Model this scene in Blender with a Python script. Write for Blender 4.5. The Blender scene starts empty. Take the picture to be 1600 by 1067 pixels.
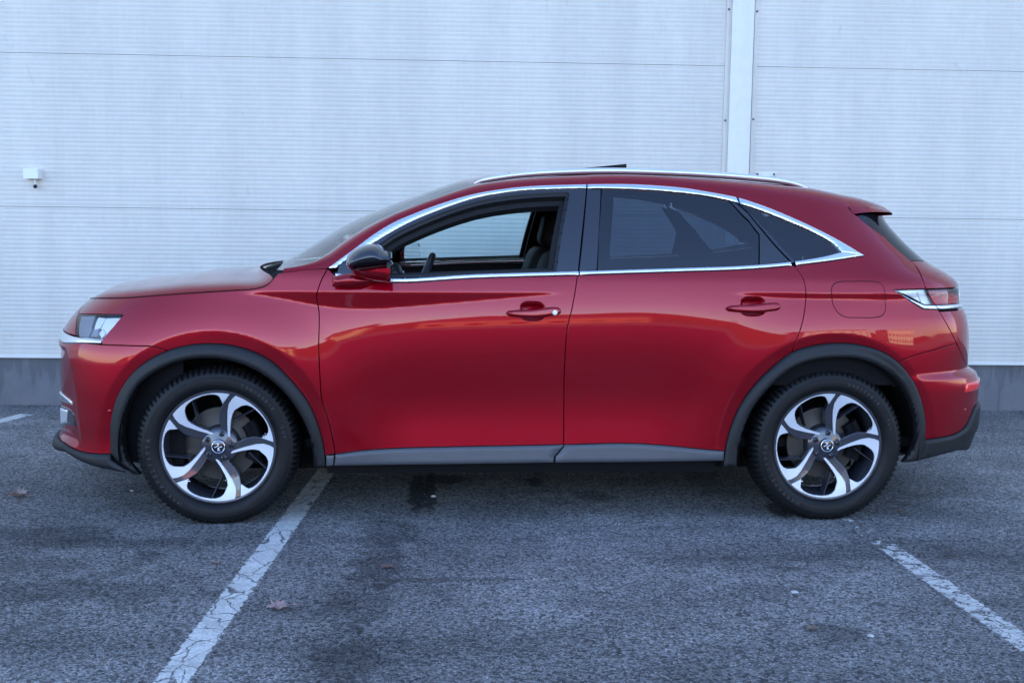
import bpy, bmesh, math, random
import numpy as np
from mathutils import Vector, Matrix
random.seed(7); rng = np.random.default_rng(7)
C = bpy.context.scene.collection
R = math.radians
NOSE_X = [-2.155, -2.225, -2.255, -2.2424, -2.237, -2.239, -2.2393, -2.2402, -2.2381, -2.2324, -2.2123, -2.1738, -2.1171, -2.0525, -1.995, -1.91, -1.80, -1.7, -1.6]
TAIL_X = [2.1302, 2.1802, 2.2302, 2.2502, 2.27, 2.272, 2.2728, 2.2558, 2.2037, 2.2038, 2.2043, 2.1984, 2.1835, 2.1635, 2.1477, 2.1471, 2.1331, 2.0841, 1.9944, 1.9311, 1.8478, 1.7886, 1.774, 1.7798, 1.7598]
# ---------------------------------------------------------------- geometry core (pure numpy)
CAM = (-0.4463, -5.8133, 1.3651, 0.0740, 0.1112, 0.0130, 1750.5)
def cam_axes():
    yaw, pit, rol = CAM[3:6]
    F = np.array([math.sin(yaw)*math.cos(pit), math.cos(yaw)*math.cos(pit), -math.sin(pit)])
    R = np.array([math.cos(yaw), -math.sin(yaw), 0.0]); U = np.cross(R, F)
    return F, R*math.cos(rol)+U*math.sin(rol), -R*math.sin(rol)+U*math.cos(rol)
AXF, AXR, AXU = cam_axes()
ORI = np.array(CAM[:3])
def proj(P):
    d = np.asarray(P, float)-ORI
    z = d@AXF
    return 800+CAM[6]*(d@AXR)/z, 533.5-CAM[6]*(d@AXU)/z
def at_y(u, v, y):
    """point of the photograph (u, v) at the real distance plane y"""
    d = AXF + AXR*(u-800)/CAM[6] - AXU*(v-533.5)/CAM[6]
    return ORI + d*((y-ORI[1])/d[1])
def at_z(u, v, z=0.0):
    d = AXF + AXR*(u-800)/CAM[6] - AXU*(v-533.5)/CAM[6]
    return ORI + d*((z-ORI[2])/d[2])
def catmull(pts, n=8, closed=False):
    pts = np.asarray(pts, float); m = len(pts); out = []
    rng = range(m if closed else m-1)
    for i in rng:
        p1 = pts[i]; p2 = pts[(i+1) % m]
        p0 = pts[(i-1) % m] if (closed or i > 0) else 2*p1-p2
        p3 = pts[(i+2) % m] if (closed or i < m-2) else 2*p2-p1
        d1 = max(np.linalg.norm(p1-p0), 1e-9)**.5; d2 = max(np.linalg.norm(p2-p1), 1e-9)**.5; d3 = max(np.linalg.norm(p3-p2), 1e-9)**.5
        m1 = (p1-p0)/d1-(p2-p0)/(d1+d2)+(p2-p1)/d2; m2 = (p2-p1)/d2-(p3-p1)/(d2+d3)+(p3-p2)/d3
        m1 *= d2; m2 *= d2
        for k in range(n):
            t = k/n; t2 = t*t; t3 = t2*t
            out.append((2*t3-3*t2+1)*p1+(t3-2*t2+t)*m1+(-2*t3+3*t2)*p2+(t3-t2)*m2)
    if not closed: out.append(pts[-1])
    return np.array(out)
def sm(x): x = np.clip(x, 0, 1); return x*x*(3-2*x)
def pchip(xs, ys):
    xs = np.array(xs, float); ys = np.array(ys, float)
    h = np.diff(xs); d = np.diff(ys)/h; m = np.zeros(len(xs))
    for i in range(1, len(xs)-1):
        if d[i-1]*d[i] > 0:
            w1 = 2*h[i]+h[i-1]; w2 = h[i]+2*h[i-1]; m[i] = (w1+w2)/(w1/d[i-1]+w2/d[i])
    m[0] = d[0]; m[-1] = d[-1]
    def f(x):
        x = np.clip(x, xs[0], xs[-1]); i = np.clip(np.searchsorted(xs, x)-1, 0, len(xs)-2)
        t = (x-xs[i])/h[i]; t2 = t*t; t3 = t2*t
        return (2*t3-3*t2+1)*ys[i]+(t3-2*t2+t)*h[i]*m[i]+(-2*t3+3*t2)*ys[i+1]+(t3-t2)*h[i]*m[i+1]
    return f
def smooth_fn(xs, ys, lo, hi, sig, n=400):
    """gaussian-smoothed piecewise-linear function of one variable"""
    g = np.linspace(lo-3*sig, hi+3*sig, n); v = np.interp(g, xs, ys)
    k = np.exp(-0.5*((g[:, None]-g[None, :])/sig)**2); k /= k.sum(1, keepdims=True); v = k@v
    return lambda x: np.interp(x, g, v)
# ---- longitudinal plan of the car: x runs nose (-) to tail (+), y to the far side, z up
XFZ = pchip([0.10,0.20,0.26,0.31,0.36,0.42,0.50,0.58,0.66,0.74,0.80,0.86,0.92,0.97,1.01,1.06,1.12,1.25,1.60],
            NOSE_X)
XRZ = pchip([0.10,0.20,0.28,0.34,0.40,0.50,0.58,0.64,0.68,0.71,0.76,0.85,0.92,0.96,1.00,1.04,1.08,1.12,1.17,1.22,1.30,1.38,1.44,1.50,1.60],
            TAIL_X)
def superell(p, L, W, n=2000):
    th = np.linspace(0, math.pi/2, n); th = np.r_[np.linspace(0, .02, 200)**1.0, th[th > .02]]
    q = np.sin(th)**(2/p); e = np.cos(th)**(2/p); q[0] = 0; e[-1] = 0
    s = np.r_[0, np.cumsum(np.hypot(np.diff(q)*L, np.diff(e)*W))]
    return s, q, e
AF, AR = -1.00, 1.00
SF = superell(3.0, 1.40, 0.93); SR = superell(4.2, 1.25, 0.93)
AMIN, AMAX = AF-SF[0][-1], AR+SR[0][-1]
# slopes
def u2x(u): return (u-817)/348.
def v2z(v): return 1.365-(v-339)/357.+.004
ZH = smooth_fn([u2x(a) for a in (90,160,250,330,400,440,500,530,570,640,720,880,1020,1100,1180,1240,1300,1380,1460,1530)],
               [v2z(b) for b in (592,580,566,562,560,556,543,532,519,513,509,503,499,505,518,526,522,514,512,512)], -2.6, 2.6, .10)
ZU = smooth_fn([-2.6,-1.8,-1.2,-.9,0,1,2.6], [.97,1.0,1.028,1.031,1.034,1.042,1.042], -2.6, 2.6, .12)
HW = smooth_fn([u2x(a) for a in (300,376,440,500,560,620,700,800,880,1120,1180,1240,1400,1500)],
               [0.0,0.0,.03,.066,.076,.064,.043,.018,0,0,.018,.026,.028,.0], -2.6, 2.6, .06)
S0 = smooth_fn([-2.6,-1.9,-1.37,-.8,-.3,.3,.9,1.37,1.9,2.6], [.925,.928,.934,.930,.928,.930,.934,.942,.935,.92], -2.6, 2.6, .22)
TB = np.array([[-.60,5],[-.52,4.8],[-.46,4.4],[-.42,3],[-.36,.3],[-.30,-3.0],[-.24,-4.5],[-.16,-3.0],[-.08,-.3],[-.035,1.3],[0,2.9],[.035,5.2],[.08,8.6],[.13,11],[.17,13]])
def slope(x, z):
    zh = ZH(x); zu = ZU(x)
    # lower bulge keeps its own height, so stretch the lower part between z=.30 and zh
    rel = z-zh
    low = np.interp(np.where(rel < -.08, -.08-(-.08-rel)*(.50/(zh-.08-.30+1e-6)).clip(.6, 1.4), rel), TB[:, 0], TB[:, 1])
    flat = np.interp(rel, [-.5,-.2,0,.05,.12,.2], [-4,-1.5,2.9,6.5,10,13])      # near the wheels the lower bulge fades
    wl = sm((x+.95)/.5)*sm((1.15-x)/.7)
    a = low*wl+flat*(1-wl)
    w = sm((z-(zu-HW(x))+.006)/.012)*sm((zu+.002-z)/.005)*sm(HW(x)/.012)
    a = a*(1-w)+(-7.0)*w
    up = sm((z-1.07)/.05)
    gl = np.interp(z, [1.07,1.12,1.3,1.5,1.6], [16,22,27,33,38])+sm((x-.9)/.9)*5
    a = a*(1-up)+gl*up
    a = np.where(z < .36, a+(.36-z)*20, a)
    return a
GX = np.arange(-2.7, 2.701, .012); GZ = np.arange(.08, 1.70, .0025)
_A = slope(GX[:, None]+0*GZ[None, :], GZ[None, :]+0*GX[:, None])
_k = np.exp(-.5*(np.arange(-8, 9)*.0025/.0028)**2); _k /= _k.sum()
_A = np.array([np.convolve(np.pad(r, 8, mode='edge'), _k, mode='valid') for r in _A])
_T = np.cumsum(-np.tan(np.radians(_A)), axis=1)*.0025
_iz = int((0.80-.08)/.0025)
_T = _T-_T[:, _iz:_iz+1]
_T += S0(GX)[:, None]
# arches: the sheet metal turns in a little just outside the cladding
def arch_dist(x, z, cx, cz, rx, rz):
    return np.hypot((x-cx)/rx, (z-cz)/rz)*(rx+rz)/2-(rx+rz)/2
_ar = np.minimum(arch_dist(GX[:, None], GZ[None, :], -1.385, .342, .478, .474), arch_dist(GX[:, None], GZ[None, :], 1.37, .335, .475, .482))
_q = .044-_ar; _T += -.20*.5*(_q+np.sqrt(_q*_q+.003**2))*(1-sm((_q-.05)/.05))+.006*sm((.25-_ar)/.22)
def bicubic(T, x, z):
    fx = np.clip((x-GX[0])/(GX[1]-GX[0]), 1.001, len(GX)-3.001); fz = np.clip((z-GZ[0])/(GZ[1]-GZ[0]), 1.001, len(GZ)-3.001)
    ix = fx.astype(int); iz = fz.astype(int); tx = fx-ix; tz = fz-iz
    def w(t): return [((-t+2)*t-1)*t/2, ((3*t-5)*t*t+2)/2, ((-3*t+4)*t+1)*t/2, (t-1)*t*t/2]
    wx = w(tx); wz = w(tz); r = 0
    for i in range(4):
        for j in range(4):
            r = r+wx[i]*wz[j]*T[ix-1+i, iz-1+j]
    return r
def skin(a, z):
    """outer body surface: a = distance along the plan outline (equals x amidships), z = height. Returns the near (-y) side."""
    a = np.asarray(a, float); z = np.asarray(z, float)+0*a; a = a+0*z
    sf = np.clip(AF-a, 0, SF[0][-1]); sr = np.clip(a-AR, 0, SR[0][-1])
    qf = np.interp(sf, SF[0], SF[1]); ef = np.interp(sf, SF[0], SF[2]); qr = np.interp(sr, SR[0], SR[1]); er = np.interp(sr, SR[0], SR[2])
    x = np.where(a < AF, AF+(XFZ(z)-AF)*qf, np.where(a > AR, AR+(XRZ(z)-AR)*qr, a))
    S = bicubic(_T, x, z)*ef*er
    return np.stack([x, -S, z], -1)
def normal(a, z, f=None, e=.003):
    f = f or skin
    da = f(a+e, z)-f(a-e, z); dz = f(a, z+e)-f(a, z-e)
    n = np.cross(da, dz); return n/np.maximum(np.linalg.norm(n, axis=-1, keepdims=True), 1e-12)
def uv2az(pts, it=40):
    """photograph points -> (a, z) on the body surface"""
    pts = np.asarray(pts, float); u, v = pts[:, 0], pts[:, 1]
    a = u2x(u); z = v2z(v); e = 1e-4
    lo, hi = AMIN+.02, AMAX-.02
    for _ in range(it):
        U, V = proj(skin(a, z)); Ua, Va = proj(skin(a+e, z)); Uz, Vz = proj(skin(a, z+e))
        j11 = (Ua-U)/e; j21 = (Va-V)/e; j12 = (Uz-U)/e; j22 = (Vz-V)/e; det = j11*j22-j12*j21
        ru = u-U; rv = v-V; lam = 400.
        a11 = j11*j11+j21*j21+lam; a12 = j11*j12+j21*j22; a22 = j12*j12+j22*j22+lam; b1 = j11*ru+j21*rv; b2 = j12*ru+j22*rv; dd_ = a11*a22-a12*a12
        da = np.clip((a22*b1-a12*b2)/dd_, -.06, .06); dz = np.clip((a11*b2-a12*b1)/dd_, -.06, .06)
        a = np.clip(a+da, lo, hi); z = np.clip(z+dz, .12, 1.62)
    return np.stack([a, z], -1)
def inside(poly, x, y):
    r = np.zeros(np.shape(x), bool); px = poly[:, 0]; py = poly[:, 1]; n = len(poly)
    for i in range(n):
        x1, y1, x2, y2 = px[i], py[i], px[(i+1) % n], py[(i+1) % n]
        if y1 == y2: continue
        c = ((y1 > y) != (y2 > y)) & (x < (x2-x1)*(y-y1)/(y2-y1)+x1)
        r ^= c
    return r
def densify(poly, h, closed=True):
    out = []; n = len(poly)
    for i in range(n if closed else n-1):
        p, q = poly[i], poly[(i+1) % n]; m = max(1, int(math.ceil(np.linalg.norm(q-p)/h)))
        for k in range(m): out.append(p+(q-p)*k/m)
    if not closed: out.append(poly[-1])
    return np.array(out)
def area2(p): return np.sum(p[:, 0]*np.roll(p[:, 1], -1)-np.roll(p[:, 0], -1)*p[:, 1])
def inset(poly, d):
    """move every edge of a polygon inwards by d (mitred)"""
    p = np.asarray(poly, float); keep = [i for i in range(len(p)) if np.linalg.norm(p[i]-p[i-1]) > 1e-5]; p = p[keep]
    s = 1 if area2(p) > 0 else -1
    e = np.roll(p, -1, 0)-p; e /= np.linalg.norm(e, axis=1, keepdims=True); nrm = np.stack([-e[:, 1], e[:, 0]], 1)*s
    n0 = np.roll(nrm, 1, 0); m = n0+nrm; l = np.maximum((m*m).sum(1, keepdims=True), .6)
    return p+m*2/l*d
def clip_half(P, ax, val, keep_less):
    out = []; n = len(P)
    for i in range(n):
        A = P[i]; B = P[(i+1) % n]
        ia = (A[ax] <= val) if keep_less else (A[ax] >= val); ib = (B[ax] <= val) if keep_less else (B[ax] >= val)
        if ia: out.append(A)
        if ia != ib:
            t = (val-A[ax])/(B[ax]-A[ax]); q = (A[0]+(B[0]-A[0])*t, A[1]+(B[1]-A[1])*t)
            q = (val, q[1]) if ax == 0 else (q[0], val)
            out.append(q)
    return out
def cut_grid(poly, ha, hz):
    """polygon in the plane -> (verts2d, faces) made of grid cells, those at the edge cut to the outline"""
    poly = np.asarray(poly, float)
    if area2(poly) < 0: poly = poly[::-1]
    P = [tuple(p) for p in poly]
    a0, z0 = poly.min(0)-1e-7; a1, z1 = poly.max(0)+1e-7
    na = max(1, int(math.ceil((a1-a0)/ha))); nz = max(1, int(math.ceil((z1-z0)/hz)))
    ga = np.linspace(a0, a1, na+1); gz = np.linspace(z0, z1, nz+1)
    ins = inside(poly, ga[:, None]+0*gz[None, :], gz[None, :]+0*ga[:, None])
    bd = np.zeros((na, nz), bool)
    dp = densify(poly, min(ga[1]-ga[0], gz[1]-gz[0])*.2)
    i = np.clip(((dp[:, 0]-a0)/(ga[1]-ga[0])).astype(int), 0, na-1); j = np.clip(((dp[:, 1]-z0)/(gz[1]-gz[0])).astype(int), 0, nz-1); bd[i, j] = True
    allin = ins[:-1, :-1] & ins[1:, :-1] & ins[:-1, 1:] & ins[1:, 1:]; anyin = ins[:-1, :-1] | ins[1:, :-1] | ins[:-1, 1:] | ins[1:, 1:]
    bd |= anyin & ~allin; full = allin & ~bd
    verts = {}; V = []; Fc = []
    def vid(p):
        k = (round(p[0]*2e5), round(p[1]*2e5))
        r = verts.get(k)
        if r is None: r = verts[k] = len(V); V.append(p)
        return r
    for j in range(nz):
        rowcells = np.nonzero(bd[:, j])[0]
        for i in np.nonzero(full[:, j])[0]:
            Fc.append([vid((ga[i], gz[j])), vid((ga[i+1], gz[j])), vid((ga[i+1], gz[j+1])), vid((ga[i], gz[j+1]))])
        if len(rowcells) == 0: continue
        strip = clip_half(clip_half(P, 1, gz[j+1], True), 1, gz[j], False)
        if len(strip) < 3: continue
        # sweep left to right, cutting the strip progressively
        rest = strip; last = -1
        for i in rowcells:
            c = clip_half(rest, 0, ga[i], False)
            rest = c
            if len(c) < 3: break
            c = clip_half(c, 0, ga[i+1], True)
            if len(c) < 3: continue
            ids = []
            for q in c:
                k = vid(q)
                if not ids or ids[-1] != k: ids.append(k)
            while len(ids) > 1 and ids[0] == ids[-1]: ids.pop()
            if len(ids) >= 3 and len(set(ids)) == len(ids): Fc.append(ids)
            elif len(set(ids)) >= 3:
                seen = []; [seen.append(k) for k in ids if k not in seen]
                Fc.append(seen)
    return np.array(V), Fc
def dist_poly(poly, P, chunk=4000):
    A = poly; B = np.roll(poly, -1, 0); AB = B-A; L = np.maximum((AB*AB).sum(1), 1e-14); out = np.empty(len(P))
    for s in range(0, len(P), chunk):
        Q = P[s:s+chunk][:, None, :]-A[None]; t = np.clip((Q*AB).sum(2)/L, 0, 1)
        D = Q-t[..., None]*AB[None]; out[s:s+chunk] = np.sqrt((D*D).sum(2).min(1))
    return out
# ---------------------------------------------------------------- camera, sky, sun, exposure
sc = bpy.context.scene
camd = bpy.data.cameras.new('camera'); cam = bpy.data.objects.new('camera', camd); C.objects.link(cam); sc.camera = cam
camd.sensor_width = 36; camd.lens = CAM[6]/1600*36; camd.clip_start = .05; camd.clip_end = 4000
cam.matrix_world = Matrix(((AXR[0], AXU[0], -AXF[0], CAM[0]), (AXR[1], AXU[1], -AXF[1], CAM[1]), (AXR[2], AXU[2], -AXF[2], CAM[2]), (0, 0, 0, 1)))
SUN_EL, SUN_AZ = R(20), R(20)       # azimuth measured from +y towards +x: the sun stands behind the hall
world = bpy.data.worlds.new('World'); sc.world = world; world.use_nodes = True
wn = world.node_tree.nodes; wl_ = world.node_tree.links
sky = wn.new('ShaderNodeTexSky'); sky.sky_type = 'NISHITA'; sky.sun_disc = False
sky.sun_elevation = SUN_EL; sky.sun_rotation = SUN_AZ; sky.air_density = 1.0; sky.dust_density = 0.3; sky.ozone_density = 3.5
skt = wn.new('ShaderNodeVectorMath'); skt.operation = 'MULTIPLY'; skt.inputs[1].default_value = (1.03, .92, .955); wl_.new(sky.outputs[0], skt.inputs[0]); wl_.new(skt.outputs[0], wn['Background'].inputs[0]); wn['Background'].inputs[1].default_value = 0.15
sund = bpy.data.lights.new('sun', 'SUN'); sun = bpy.data.objects.new('sun', sund); C.objects.link(sun)
sund.energy = 4.0; sund.angle = R(.5); sund.color = (1, .90, .76)
sdir = Vector((math.sin(SUN_AZ)*math.cos(SUN_EL), math.cos(SUN_AZ)*math.cos(SUN_EL), math.sin(SUN_EL)))
sun.rotation_euler = sdir.to_track_quat('Z', 'Y').to_euler(); sun.location = (0, 0, 60)
sc.view_settings.view_transform = 'Standard'; sc.view_settings.look = 'None'; sc.view_settings.gamma = 1
sc.view_settings.use_curve_mapping = False; sc.view_settings.exposure = 2.4
# ---------------------------------------------------------------- scene helpers
def link(o, parent=None):
    C.objects.link(o)
    if parent is not None: o.parent = parent
    return o
def tag(o, label=None, cat=None, group=None, kind=None):
    for k, v in (('label', label), ('category', cat), ('group', group), ('kind', kind)):
        if v: o[k] = v
    return o
def empty(name, loc=(0, 0, 0), parent=None):
    o = bpy.data.objects.new(name, None); o.location = loc; o.empty_display_size = .1; return link(o, parent)
def mesh(name, V, Fc, mats, parent=None, smooth=True, normals=None, mi=None, sharp=None):
    me = bpy.data.meshes.new(name)
    me.from_pydata([tuple(map(float, v)) for v in V], [], [tuple(int(i) for i in f) for f in Fc])
    for m in (mats if isinstance(mats, (list, tuple)) else [mats]): me.materials.append(m)
    if mi is not None: me.polygons.foreach_set('material_index', mi)
    if smooth: me.polygons.foreach_set('use_smooth', [True]*len(me.polygons))
    me.update()
    if sharp: me.set_sharp_from_angle(angle=R(sharp))
    if normals is not None: me.normals_split_custom_set_from_vertices([tuple(map(float, n)) for n in normals])
    return link(bpy.data.objects.new(name, me), parent)
def mirror_copy(o, parent=None, name=None):
    """the same piece on the far side of the car (real mirrored mesh, y -> -y)"""
    key = o.data.name+'_far'
    me = bpy.data.meshes.get(key)
    if me is None:
        s = o.data; n = len(s.vertices); co = np.empty(n*3); s.vertices.foreach_get('co', co); co = co.reshape(-1, 3); co[:, 1] *= -1
        nm = None
        if o.get('cn'):
            nr = np.zeros((n, 3)); ln = np.empty(len(s.loops)*3); s.corner_normals.foreach_get('vector', ln); ln = ln.reshape(-1, 3)
            li = np.empty(len(s.loops), int); s.loops.foreach_get('vertex_index', li); nr[li] = ln; nr[:, 1] *= -1; nm = nr
        me = bpy.data.meshes.new(key)
        me.from_pydata([tuple(v) for v in co], [], [tuple(reversed(p.vertices)) for p in s.polygons])
        for m in s.materials: me.materials.append(m)
        mi = [p.material_index for p in s.polygons]; sm_ = [p.use_smooth for p in s.polygons]
        me.polygons.foreach_set('material_index', mi); me.polygons.foreach_set('use_smooth', sm_); me.update()
        if nm is not None: me.normals_split_custom_set_from_vertices([tuple(v) for v in nm])
        elif o.get('sharp'): me.set_sharp_from_angle(angle=R(o['sharp']))
    return link(bpy.data.objects.new(name or o.name.split('.')[0], me), parent if parent is not None else o.parent)
class MB:
    def __init__(s): s.V = []; s.F = []; s.M = []
    def add(s, V, Fc, m=0):
        b = len(s.V); s.V += [tuple(v) for v in V]; s.F += [tuple(i+b for i in f) for f in Fc]; s.M += [m]*len(Fc); return s
    def box(s, a, b, m=0):
        x0, y0, z0 = a; x1, y1, z1 = b
        return s.add([(x0,y0,z0),(x1,y0,z0),(x1,y1,z0),(x0,y1,z0),(x0,y0,z1),(x1,y0,z1),(x1,y1,z1),(x0,y1,z1)],
                     [(0,3,2,1),(4,5,6,7),(0,1,5,4),(1,2,6,5),(2,3,7,6),(3,0,4,7)], m)
    def grid(s, G, m=0, closed_u=False, closed_v=False, flip=False):
        G = np.asarray(G); n, k = G.shape[:2]; Fc = []
        for i in range(n if closed_u else n-1):
            for j in range(k if closed_v else k-1):
                f = (i*k+j, ((i+1) % n)*k+j, ((i+1) % n)*k+(j+1) % k, i*k+(j+1) % k); Fc.append(f[::-1] if flip else f)
        return s.add(G.reshape(-1, 3), Fc, m)
    def tube(s, pts, r, n=10, m=0, caps=True, sq=1.0):
        pts = np.asarray(pts, float); r = np.broadcast_to(r, (len(pts),)); T = np.gradient(pts, axis=0); T /= np.linalg.norm(T, axis=1, keepdims=True)
        up = np.array([0, 0, 1.]) if abs(T[0][2]) < .9 else np.array([0, 1., 0]); G = []
        for p, t, rr in zip(pts, T, r):
            a = np.cross(t, up); a /= np.linalg.norm(a); b = np.cross(a, t); up = b
            th = np.linspace(0, 2*math.pi, n, endpoint=False); G.append(p+rr*(np.cos(th)[:, None]*a*sq+np.sin(th)[:, None]*b))
        s.grid(np.array(G), m, closed_v=True)
        if caps:
            b = len(s.V); k = len(pts); s.F.append(tuple(b-k*n+i for i in range(n))); s.F.append(tuple(b-n+i for i in reversed(range(n)))); s.M += [m, m]
        return s
    def lathe(s, prof, n=48, m=0, axis='y', c=(0, 0, 0), flip=False):
        """prof: list of (radius, offset along axis); axis y points inwards (to the car)"""
        th = np.linspace(0, 2*math.pi, n, endpoint=False); G = []
        for r, h in prof: G.append(np.stack([c[0]+r*np.cos(th), c[1]+h+0*th, c[2]+r*np.sin(th)], 1) if axis == 'y' else np.stack([c[0]+r*np.cos(th), c[1]+r*np.sin(th), c[2]+h+0*th], 1))
        return s.grid(np.array(G), m, closed_v=True, flip=flip)
    def build(s, name, mats, parent=None, smooth=False, sharp=None):
        return mesh(name, s.V, s.F, mats, parent, smooth, mi=s.M, sharp=sharp)
# ---------------------------------------------------------------- materials
def M_(name): m = bpy.data.materials.new(name); m.use_nodes = True; nt = m.node_tree; return m, nt, nt.nodes['Principled BSDF']
def setp(b, **k):
    nm = dict(col='Base Color', rough='Roughness', metal='Metallic', coat='Coat Weight', coatr='Coat Roughness', spec='Specular IOR Level', em='Emission Color', ems='Emission Strength', alpha='Alpha', sheen='Sheen Weight')
    for a, v in k.items():
        b.inputs[nm[a]].default_value = (*v, 1) if isinstance(v, tuple) and len(v) == 3 else v
def simple(name, col, rough=.5, metal=0, noise=0, nscale=40, bump=0, bscale=200, **k):
    m, nt, b = M_(name); setp(b, col=col, rough=rough, metal=metal, **k); N = nt.nodes.new; L = nt.links.new
    tc = N('ShaderNodeTexCoord')
    if noise:
        t = N('ShaderNodeTexNoise'); t.inputs['Scale'].default_value = nscale; t.inputs['Detail'].default_value = 5; L(tc.outputs['Object'], t.inputs[0])
        mp = N('ShaderNodeMapRange'); mp.inputs[3].default_value = 1-noise; mp.inputs[4].default_value = 1+noise; L(t.outputs[0], mp.inputs[0])
        mx = N('ShaderNodeVectorMath'); mx.operation = 'SCALE'; mx.inputs[0].default_value = col; L(mp.outputs[0], mx.inputs['Scale']); L(mx.outputs[0], b.inputs['Base Color'])
        mr = N('ShaderNodeMapRange'); mr.inputs[3].default_value = max(0, rough-.12*min(1, noise*4)); mr.inputs[4].default_value = min(1, rough+.12*min(1, noise*4)); L(t.outputs[0], mr.inputs[0]); L(mr.outputs[0], b.inputs['Roughness'])
    if bump:
        t = N('ShaderNodeTexNoise'); t.inputs['Scale'].default_value = bscale; t.inputs['Detail'].default_value = 4; L(tc.outputs['Object'], t.inputs[0])
        bp = N('ShaderNodeBump'); bp.inputs['Strength'].default_value = bump; bp.inputs['Distance'].default_value = .002; L(t.outputs[0], bp.inputs['Height']); L(bp.outputs[0], b.inputs['Normal'])
    return m
def glass_mat(name, tint, ior=1.5, gloss=1.0, dirt=0.0):
    m = bpy.data.materials.new(name); m.use_nodes = True; nt = m.node_tree; nt.nodes.clear(); N = nt.nodes.new; L = nt.links.new
    o = N('ShaderNodeOutputMaterial'); g = N('ShaderNodeBsdfGlossy'); g.inputs['Roughness'].default_value = .01; g.inputs['Color'].default_value = (gloss, gloss, gloss, 1)
    t = N('ShaderNodeBsdfTransparent'); t.inputs[0].default_value = (*tint, 1); f = N('ShaderNodeFresnel'); f.inputs[0].default_value = ior
    mx = N('ShaderNodeMixShader'); L(f.outputs[0], mx.inputs[0]); L(t.outputs[0], mx.inputs[1]); L(g.outputs[0], mx.inputs[2])
    if dirt:
        d = N('ShaderNodeBsdfDiffuse'); d.inputs[0].default_value = (.5, .5, .5, 1); m2 = N('ShaderNodeMixShader'); m2.inputs[0].default_value = dirt
        L(mx.outputs[0], m2.inputs[1]); L(d.outputs[0], m2.inputs[2]); L(m2.outputs[0], o.inputs[0])
    else: L(mx.outputs[0], o.inputs[0])
    return m
def paint_mat():
    m, nt, b = M_('red_pearl_paint'); N = nt.nodes.new; L = nt.links.new
    setp(b, col=(.280, .0002, .0085), rough=.33, metal=.62, coat=1.0, coatr=.015, spec=.0); b.inputs['Coat IOR'].default_value = 1.48
    tc = N('ShaderNodeTexCoord')
    t = N('ShaderNodeTexNoise'); t.inputs['Scale'].default_value = 3.0; t.inputs['Detail'].default_value = 2; L(tc.outputs['Object'], t.inputs[0])
    bp = N('ShaderNodeBump'); bp.inputs['Strength'].default_value = .05; bp.inputs['Distance'].default_value = .004; L(t.outputs[0], bp.inputs['Height'])
    t2 = N('ShaderNodeTexNoise'); t2.inputs['Scale'].default_value = 420; L(tc.outputs['Object'], t2.inputs[0])
    b2 = N('ShaderNodeBump'); b2.inputs['Strength'].default_value = .02; b2.inputs['Distance'].default_value = .0005; L(t2.outputs[0], b2.inputs['Height']); L(bp.outputs[0], b2.inputs['Normal'])
    L(b2.outputs[0], b.inputs['Coat Normal'])
    # road dust low on the doors
    sx = N('ShaderNodeSeparateXYZ'); L(tc.outputs['Object'], sx.inputs[0])
    mr = N('ShaderNodeMapRange'); mr.inputs[1].default_value = .75; mr.inputs[2].default_value = .30; mr.inputs[3].default_value = .0; mr.inputs[4].default_value = .06; L(sx.outputs[2], mr.inputs[0])
    t3 = N('ShaderNodeTexNoise'); t3.inputs['Scale'].default_value = 7; t3.inputs['Detail'].default_value = 8; L(tc.outputs['Object'], t3.inputs[0])
    mu = N('ShaderNodeMath'); mu.operation = 'MULTIPLY'; L(mr.outputs[0], mu.inputs[0]); L(t3.outputs[0], mu.inputs[1])
    mc = N('ShaderNodeMath'); mc.operation = 'ADD'; mc.inputs[1].default_value = .004; L(mu.outputs[0], mc.inputs[0]); L(mc.outputs[0], b.inputs['Coat Roughness'])
    return m
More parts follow.
